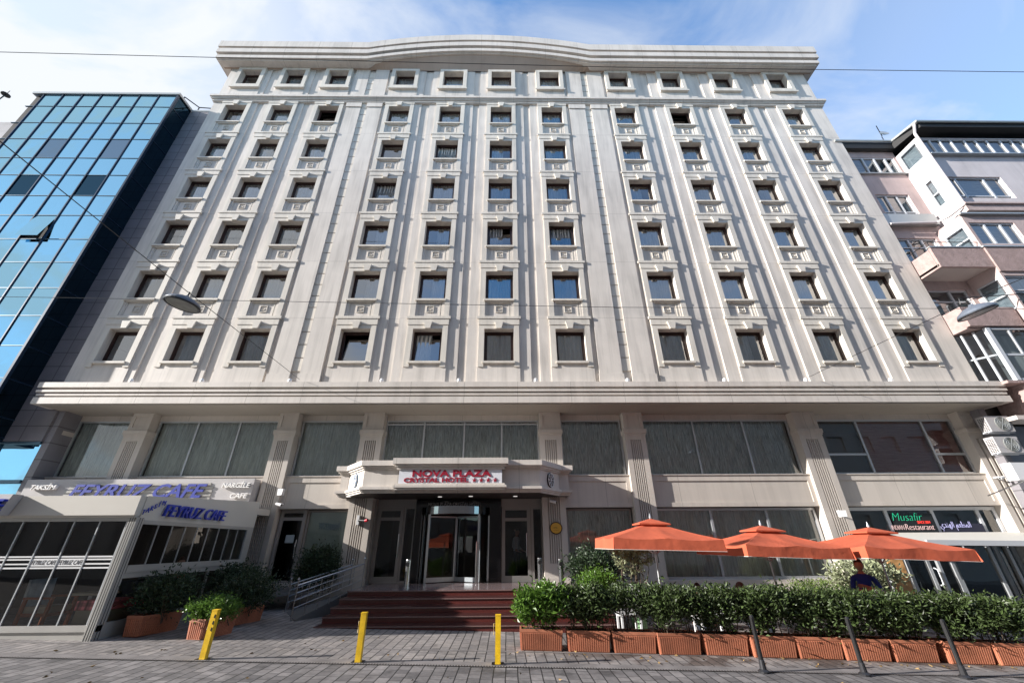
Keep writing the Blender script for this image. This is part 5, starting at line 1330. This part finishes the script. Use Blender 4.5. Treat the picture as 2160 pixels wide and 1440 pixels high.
s = MB(); s.box(FX0-.1, FX1+.08, FY-.08, 14.3, GT, GT+.14); s.box(FX1+.0805, HX0-.01, 14.28, 14.6, GT, GT+.14); s.build('parapet', m_gutter, gb)
s = MB(); s.box(FX0, FX1-.03, FY+.1, 24, 3.4, GT-.02); s.build('core', m_dark, gb)
s = MB(); s.box(FX1-.02, HX0-.005, 14.3, 24, 3.35, GT-.01); s.box(-32, FX0-.01, 14.0, 24, -1, 20.3); s.box(-26, -15.9, 14.6, 16, -1.5, 2.0)
s.build('granite_wall', m_granite, gb)
s = MB(); s.box(-28, FX1, FY+.05, 14.3, 3.3, 3.395); s.build('underside', m_bluefr, gb)
zl0, zl1 = 1.95, 3.33
xw_ = [-24, -22, -20.6, -19.3, -17.95, -16.42]
for i in range(5):
    a, c = xw_[i], xw_[i+1]; s = MB(); s.box(a, a+.09, 14.3, 14.42, zl0, zl1); s.box(a+.09, c, 14.3, 14.42, zl1-.07, zl1); s.box(a+.09, c, 14.3, 14.42, zl0, zl0+.1)
    f = s.build('low_window', m_bluefr2, gb); g = MB(); g.quad((a, 14.4, zl0), (c, 14.4, zl0), (c, 14.4, zl1), (a, 14.4, zl1)); g.build('pane', m_bluedk if i in (1, 3) else m_blueglass, f)
    g = MB(); g.quad((a, 14.42, .9), (c, 14.42, .9), (c, 14.42, zl0), (a, 14.42, zl0)); g.build('lower_pane', m_blueglass, f)
s = MB()
for a, c in (((FX1-.3, 13.9, GT+.14), (FX1-.3, 13.9, GT+.7)), ((FX1-.3, 13.9, GT+.7), (FX1+.1, 14.5, GT+.7)), ((FX1+.1, 14.5, GT+.14), (FX1+.1, 14.5, GT+.7)), ((FX1+.1, 14.5, GT+.7), (HX0-.05, 14.55, GT+.65)), ((FX1+.1, 14.5, GT+.42), (HX0-.05, 14.55, GT+.38)), ((FX1+.8, 14.52, GT+.14), (FX1+.8, 14.52, GT+.68)), ((FX0+1.0, 13.6, GT+.14), (FX0+.8, 13.6, GT+.5)), ((FX0+.8, 13.6, GT+.5), (FX0+2.0, 13.6, GT+.5)), ((FX0+1.4, 13.6, GT+.14), (FX0+1.1, 13.6, GT+.5))):
    s.tube([a, c], .03, 6)
s.build('roof_rail', m_black, gb)
p = PY(12, 200, 16)
t = thing('rooftop_mast', 'small round disc on a thin mast at the top left edge', 'mast', (p.x-2, 16, 18)); s = MB(); s.tube([(p.x-2.2, 16, 18), (p.x, 16, p.z)], .035, 6); s.build('mast', m_black, t); s = MB(); s.lathe(p.x, 16, [(.22, p.z-.03), (.22, p.z+.03)], 14); s.tube([(p.x, 16, p.z), (p.x+.05, 16, p.z+.4)], .015, 5); s.build('disc', m_black, t)

# ------------------------------------------------------------------ right pink building
rb = thing('pink_apartment_building', 'old pink rendered apartment block with bay windows and a balcony right of the hotel', 'building', (22, 14, -2.3))
RY, BY = 14.3, 13.15; RX = HX1+.01
def nwin(x0, x1, z0, z1, y, muls, trans=(), fr=.07, cm=m_venet, axis='y'):
    s = MB(); w = x1-x0
    s.box(x0, x0+fr, y-.05, y+.05, z0, z1); s.box(x1-fr, x1, y-.05, y+.05, z0, z1); s.box(x0+fr, x1-fr, y-.05, y+.05, z1-fr, z1); s.box(x0+fr, x1-fr, y-.05, y+.05, z0, z0+fr)
    for m in muls: s.box(x0+w*m-fr*.6, x0+w*m+fr*.6, y-.055, y+.045, z0+fr, z1-fr)
    for q in trans: s.box(x0+fr, x1-fr, y-.045, y+.035, z0+(z1-z0)*q-fr*.4, z0+(z1-z0)*q+fr*.4)
    f = s.build('window', m_pvc, rb)
    g = MB(); g.quad((x0, y, z0), (x1, y, z0), (x1, y, z1), (x0, y, z1)); g.build('pane', m_nbglass, f)
    if cm: g = MB(); g.quad((x0, y+.12, z0), (x1, y+.12, z0), (x1, y+.12, z1), (x0, y+.12, z1)); g.build('blind', cm, f)
# recessed wall next to the hotel
BX = 20.85
s = MB()
rw_ = [(18.35, 20.7, 17.12, 18.34), (18.56, 20.25, 14.2, 15.6), (18.3, 20.25, 11.4, 12.75), (18.25, 20.2, 8.3, 9.83)]
s.holes(RX, BX, 6.5, 18.9, RY, RY+.25, rw_)
s.build('recessed_wall', m_pink, rb)
nwin(*rw_[0], RY+.08, (.28, .55, .8)); nwin(*rw_[1], RY+.12, (.33, .66), (.2,)); nwin(*rw_[2], RY+.12, (.33, .66), (.62,)); nwin(*rw_[3], RY+.12, (.6,), (.62,))
# bay front
zz = 13.15/13
bw = [(20.98, 26.8, 16.9*zz, 18.1*zz), (20.93, 23.65, 14.0*zz, 15.37*zz), (24.9, 27.5, 14.0*zz, 15.37*zz), (20.55, 22.6, 11.3*zz, 12.5*zz), (23.6, 27.5, 11.3*zz, 12.5*zz), (20.5, 23.3, 8.15*zz, 9.65*zz), (20.3, 23.3, 5.2, 7.3)]
s = MB(); s.holes(BX, 34, 13.4*zz, 18.35, BY, BY+.3, bw[:3], sides=False); s.build('upper_bay_wall', m_pinkw, rb)
s = MB(); s.holes(20.42, 34, 7.45, 13.1, BY, BY+.3, bw[3:6], sides=False); s.build('lower_bay_wall', m_pink, rb)
# rough dark pink bands
s = MB(); s.box(20.42, 34, BY-.06, BY, 9.95, 11.2); s.box(20.3, 34, BY-.06, BY, 7.45, 8.15); s.box(19.0, 34, BY-.0, BY+.4, 4.2, 5.15); s.build('rough_band', m_pinkr, rb)
s = MB(); s.box(20.80, 34, BY-.12, BY-.001, 13.28, 13.62); s.box(20.75, 34, BY-.2, BY-.0, 13.62, 13.70); s.build('ledge', m_pink, rb)
s = MB(); s.box(20.85, 34, BY-.2, RY, 16.97, 17.03); s.box(20.35, 34, BY-.10, BY+.0, 11.2, 11.27); s.box(20.3, 34, BY-.14, BY+.0, 13.05, 13.12); s.box(RX, BX-.01, RY-.12, RY-.001, 17.0, 17.06); s.box(RX, BX-.2, RY-.2, RY-.001, 13.45, 14.1); s.build('sill', m_gutter, rb)
nwin(*bw[0], BY+.1, (.10, .19, .29, .41, .51, .61, .73, .83, .92), fr=.055); nwin(*bw[1], BY+.12, (.2, .7), (.14,)); nwin(*bw[2], BY+.12, (.3, .7), (.6,)); nwin(*bw[3], BY+.1, (.35, .7)); nwin(*bw[4], BY+.1, (.3, .6)); nwin(*bw[5], BY+.1, (.45,), (.55,), cm=m_curt)
# bay side faces (facing left)
s = MB()
def sideface(x, y0, y1, z0, z1, hs=()):
    ys_ = sorted({y0, y1, *[h[0] for h in hs], *[h[1] for h in hs]}); zs_ = sorted({z0, z1, *[h[2] for h in hs], *[h[3] for h in hs]})
    for i in range(len(ys_)-1):
        for j in range(len(zs_)-1):
            cy_, cz_ = (ys_[i]+ys_[i+1])/2, (zs_[j]+zs_[j+1])/2
            if any(h[0] < cy_ < h[1] and h[2] < cz_ < h[3] for h in hs): continue
            s.quad((x-.004, ys_[i+1], zs_[j]), (x-.004, ys_[i], zs_[j]), (x-.004, ys_[i], zs_[j+1]), (x-.004, ys_[i+1], zs_[j+1]))
sideface(BX, BY+.001, RY+.2, 13.1, 18.35, [(13.55, 13.95, 14.3, 15.9), (13.25, 14.2, 17.1, 18.2)])
s.build('bay_side_wall', m_pinkw, rb)
s = MB(); sideface(20.42, BY+.001, RY+.2, 7.45, 13.1, [(13.3, 14.15, 11.35, 12.6), (13.3, 14.15, 8.3, 9.75)]); s.build('bay_side_wall', m_pink, rb)
for (x, y0, y1, z0, z1, lv) in ((BX+.05, 13.55, 13.95, 14.3, 15.9, 1), (BX+.05, 13.25, 14.2, 17.1, 18.2, 2), (20.47, 13.3, 14.15, 11.35, 12.6, 1), (20.47, 13.3, 14.15, 8.3, 9.75, 0)):
    q = MB(); fr = .06
    q.box(x-.04, x+.04, y0, y0+fr, z0, z1); q.box(x-.04, x+.04, y1-fr, y1, z0, z1); q.box(x-.04, x+.04, y0+fr, y1-fr, z1-fr, z1); q.box(x-.04, x+.04, y0+fr, y1-fr, z0, z0+fr)
    if lv != 2: q.box(x-.03, x+.03, y0+fr, y1-fr, z0+(z1-z0)*.45, z0+(z1-z0)*.45+fr)
    f = q.build('window', m_pvc, rb); g = MB(); g.quad((x, y1, z0), (x, y0, z0), (x, y0, z1), (x, y1, z1)); g.build('pane', m_nbglass, f)
    g = MB(); g.quad((x+.1, y1, z0), (x+.1, y0, z0), (x+.1, y0, z1), (x+.1, y1, z1)); g.build('blind', m_venet, f)
# balcony
bal = MB(); bal.box(18.12, 20.41, 13.2, RY-.0, 10.28, 10.38)
ob = bal.build('balcony', m_slab, rb)
bal = MB(); bal.box(18.12, 20.41, 13.15, 13.25, 10.2, 11.22); bal.box(18.12, 18.2, 13.26, RY, 10.2, 11.15); bal.build('parapet', m_pinkr, ob)
bal = MB(); bal.box(18.08, 20.40, 13.12, 13.28, 11.221, 11.27); bal.build('coping', m_gutter, ob)
bal = MB(); bal.tube([(18.2, 14.1, 11.5), (18.2, 13.2, 11.55), (20.4, 13.2, 11.55)], .018, 6)
for x in (18.2, 20.1): bal.tube([(x, 13.2, 11.26), (x, 13.2, 11.55)], .014, 6)
bal.build('railing', m_black, ob)
bal = MB(); bal.box(18.1, 20.3, 13.35, RY, 7.5, 8.35); bal.build('lower_parapet', m_pinkr, rb)
bal = MB(); bal.tube([(18.15, 13.3, 8.45), (18.15, 13.25, 8.7), (20.5, 13.0, 8.75), (21.0, 13.05, 8.6)], .02, 6); bal.build('lower_railing', m_black, rb)
# glazed lower bay
q = MB(); A = (18.12, 14.25); B = (18.75, 13.45)
q.hexa([(A[0], A[1], 5.25), (B[0], B[1], 5.25), (B[0]+.05, B[1]+.05, 5.25), (A[0]+.05, A[1]+.05, 5.25)], [(A[0], A[1], 5.33), (B[0], B[1], 5.33), (B[0]+.05, B[1]+.05, 5.33), (A[0]+.05, A[1]+.05, 5.33)])
for u in (0, .33, .66, 1):
    x, y = A[0]+(B[0]-A[0])*u, A[1]+(B[1]-A[1])*u; q.box(x-.03, x+.03, y-.03, y+.03, 5.33, 7.4)
q.box(B[0]-.06, B[0]+.10, B[1]-.06, B[1]+.06, 5.25, 7.44)
q.hexa([(A[0], A[1], 6.3), (B[0], B[1], 6.3), (B[0]+.05, B[1]+.05, 6.3), (A[0]+.05, A[1]+.05, 6.3)], [(A[0], A[1], 6.37), (B[0], B[1], 6.37), (B[0]+.05, B[1]+.05, 6.37), (A[0]+.05, A[1]+.05, 6.37)])
for x in (19.6, 20.45, 21.3, 22.15, 23.0): q.box(x-.03, x+.03, B[1]-.03, B[1]+.03, 5.33, 7.4)
q.box(B[0]+.1, 24, B[1]-.04, B[1]+.04, 5.25, 5.33); q.box(B[0]+.1, 24, B[1]-.035, B[1]+.035, 6.25, 6.33); q.box(B[0]+.1, 24, B[1]-.04, B[1]+.04, 7.36, 7.44)
f = q.build('glazed_bay', m_pvc, rb)
g = MB(); g.quad((*A, 5.3), (*B, 5.3), (*B, 7.4), (*A, 7.4)); g.quad((B[0], B[1], 5.3), (24, B[1], 5.3), (24, B[1], 7.4), (B[0], B[1], 7.4)); g.build('pane', m_nbglass, f)
g = MB(); g.quad((19.2, 14.0, 5.3), (24, 14.0, 5.3), (24, 14.0, 7.4), (19.2, 14.0, 7.4)); g.build('curtain', m_curt, f)
q = MB(); q.box(18.1, 34, 13.5, RY+.3, 7.445, 7.5); q.box(18.3, 34, 13.40, RY, 5.15, 5.2495); q.box(18.9, 34, 13.45, RY+.3, 4.0, 5.149); q.build('lower_band', m_pinkr, rb)
q = MB(); q.box(18.12, 34, 13.6, RY, 3.85, 3.99); q.build('underside', m_slab, rb)
q = MB(); q.box(RX, 34, RY+.31, RY+.6, -2.6, 3.85); q.build('ground_wall', m_greyblue, rb)
q = MB(); q.box(RX, 34, RY+.62, 24, -2.6, 18.9); q.build('core', m_room, rb)
# eaves and gutter
q = MB(); q.prismz([(RX-.4, RY-.25), (BX-.1, RY-.25), (BX+.15, BY-.35), (34, BY-.35), (34, 24), (RX-.4, 24)], 18.75, 19.2); q.build('eaves', m_tar, rb)
q = MB(); q.tube([(RX-.4, RY-.3, 19.25), (BX-.12, RY-.3, 19.25), (BX-.05, BY-.42, 19.05), (34, BY-.42, 19.05)], .07, 8); q.build('gutter', m_gutter, rb)
q = MB(); q.tube([(BX-.02, BY-.3, 19.0), (BX-.05, BY-.12, 18.5), (BX-.05, BY-.1, 13.6), (BX-.3, 13.6, 13.45), (BX-.5, 14.0, 13.45), (RX+.1, 14.05, 13.4)], .06, 8); q.build('downpipe', m_pinkw, rb)
p = PY(1856, 300, 14.2)
t = thing('satellite_dish', 'small round satellite dish on the gutter of the pink building', 'dish', (p.x, 14.0, 19.3)); s = MB()
s.lathe(0, 0, [(.0, .0), (.12, .02), (.22, .07), (.25, .10)], 16); s.build('dish', m_gutter, t, xf=Matrix.Translation((p.x, 13.9, 19.65)) @ Matrix.Rotation(R(70), 4, 'X')); s = MB(); s.tube([(p.x, 14.0, 19.2), (p.x, 14.0, 19.6)], .02, 6); s.tube([(p.x-.1, 13.9, 19.5), (p.x-.35, 13.7, 20.1)], .02, 5); s.build('arm', m_black, t)
# air conditioners
def aircon(px, py, lbl):
    p = PY(px, py, 13.9); x, z = p.x, p.z; t = thing('air_conditioner', lbl, 'air conditioner', (x, 14.2, z), group='outdoor air conditioner units')
    s = MB(); s.box(x-.43, x+.43, 13.9, 14.22, z-.28, z+.28); s.build('casing', m_signgrey, t)
    s = MB()
    for r0 in (.06, .11, .16, .21, .245): s.tube([(x+.08+r0*math.cos(R(q)), 13.885, z+r0*math.sin(R(q))) for q in range(0, 361, 20)], .008, 4, cap=False)
    for q in range(0, 360, 60): s.tube([(x+.08, 13.883, z), (x+.08+.245*math.cos(R(q)), 13.883, z+.245*math.sin(R(q)))], .006, 4)
    s.build('fan_grille', m_gutter, t)
    s = MB(); s.prism([(x+.08+.25*math.cos(R(q)), z+.25*math.sin(R(q))) for q in range(0, 360, 15)], 13.893, 13.899); s.build('fan_recess', m_lampl, t)
    s = MB()
    for i in range(9):
        for j in range(4): s.box(x-.434, x-.4305, 13.94+j*.065, 13.98+j*.065, z-.24+i*.052, z-.21+i*.052)
    s.build('side_grille', m_black, t)
    s = MB(); s.box(x-.5, x+.45, 13.95, 13.99, z-.32, z-.2805); s.box(x-.5, x+.45, 14.12, 14.16, z-.32, z-.2805); s.build('bracket', m_pvc, t)
    text('lettering', 'BOSCH', .1, m_black, t, 0, 0, 0, .002, xf=Matrix.Translation((x+.40, 13.896, z+.2)) @ Matrix.Rotation(R(90), 4, 'Y'))
aircon(2109, 893, 'upper white air conditioner unit beside the right end of the hotel cornice')
aircon(2128, 937, 'lower white air conditioner unit beside the right end of the hotel cornice')
p = PY(2140, 995, 13.3)
t = thing('white_signboard', 'blank white box sign jutting out at the right edge below the air conditioners', 'sign', (p.x, 13.3, p.z)); s = MB(); s.box(p.x-.35, p.x+2, 13.0, 13.3, p.z-.28, p.z+.25); s.build('box', m_white, t); s = MB(); s.tube([(p.x, 13.2, p.z-.3), (p.x+.1, 14.5, p.z-.6)], .02, 6); s.build('bracket', m_steel, t)

# ------------------------------------------------------------------ street lamps and wires
def catlamp(x, y, z, lbl, tl):
    t = thing('hanging_street_lamp', lbl, 'street lamp', (x, y, z), group='disc lamps hung over the street')
    X = Matrix.Translation((x, y, z)) @ Matrix.Rotation(R(tl), 4, 'Y')
    s = MB(); s.lathe(0, 0, [(.33, -.03), (.34, .0), (.31, .05), (.2, .12), (.06, .16), (.03, .2)], 28); s.build('housing', m_lamph, t, smooth=False, xf=X)
    s = MB(); s.lathe(0, 0, [(.30, -.045), (.30, -.031)], 28); s.build('lens', m_lampl, t, xf=X)
    s = MB(); s.tube([(.335*math.cos(R(q)), .335*math.sin(R(q)), -.035) for q in range(0, 361, 15)], .018, 6, cap=False); s.build('rim', m_black, t, xf=X)
    s = MB(); s.tube([(0, 0, .18), (0, 0, .3)], .02, 6); s.build('hanger', m_black, t, xf=X)
L1 = PY(386, 640, 7.5); L2 = PY(2060, 658, 7.5)
catlamp(L1.x, 7.5, L1.z, 'grey disc street lamp hanging before the left part of the hotel', 8)
catlamp(L2.x, 7.5, L2.z, 'grey disc street lamp hanging before the pink building at right', -14)
def wire(lbl, pts, r=.009, sagz=.0, name='overhead_wire'):
    P = []
    for i in range(len(pts)-1):
        a, c = Vector(pts[i]), Vector(pts[i+1])
        for k in range(12): u = k/12; q = a.lerp(c, u); q.z -= sagz*4*u*(1-u); P.append(q)
    P.append(Vector(pts[-1])); s = MB(); s.tube(P, r, 5); return tag(s.build(name, m_black), lbl, 'wire')
e1 = PY(632, 800, 13.7); e2 = PY(1702, 797, 13.7)
wire('thin wire carrying the left street lamp across the street to the ledge', [tuple(e1), (L1.x, 7.5, L1.z+.3), (-6.8, -2.9, 4.9)], .008)
wire('thin wire carrying the right street lamp from the ledge over the street', [tuple(e2), (L2.x, 7.5, L2.z+.3), (13.5, -2.9, 4.9)], .008)
wire('long dark wire crossing the sky and the roof cornice', [tuple(PY(-200, 105, 9)), tuple(PY(470, 122, 9)), tuple(PY(1300, 142, 9)), tuple(PY(2400, 155, 9))], .012)
wire('long wire along the street at the height of the street lamps', [tuple(PY(-100, 624, 9)), tuple(PY(386, 632, 9)), tuple(PY(1300, 648, 9)), tuple(PY(2300, 652, 9))], .007)

rl = random.Random(5); lm = MB()
for i in range(110):
    x = rl.uniform(-9, 10); y = rl.choice([rl.uniform(8.35, 9.2), rl.uniform(6.5, 8.2), rl.uniform(9.2, 10.8)])
    if rl.random() < .5: x = rl.uniform(0, 9); y = rl.uniform(8.55, 9.1)-x*.03
    a = rl.uniform(0, 6.28); leaf(lm, Vector((x, y, GZ(x)+.016)), Vector((math.cos(a), math.sin(a), .08)), rl.uniform(.04, .08), .03, rl)
tag(lm.build('fallen_leaves', M('dry_leaf', (.22, .14, .05), .7, island=.6)), 'scattered dry leaves on the pavers', 'leaves', kind='stuff')
# ------------------------------------------------------------------ buildings across the street (seen mirrored in the glass)
op = thing('opposite_building', 'beige building across the street seen only as a reflection in the windows', 'building', (0, -3, -1.75))
hs = []
for r in range(7):
    for c in range(-27, 14): hs.append((c*2.3+.2, c*2.3+1.4, .0+r*3.0+(.6 if r else -.6), 1.9+r*3.0, .18))
s = MB(); s.holes(-63, 33, -3, 19.0, 0, .6, hs)
s.build('facade', m_opp, op, xf=Matrix(((-1, 0, 0, 3), (0, -1, 0, -3), (0, 0, 1, 0), (0, 0, 0, 1))))
s = MB(); s.box(-30, 66, -14, -3.61, -3, 18.9); s.build('core', m_opp, op)
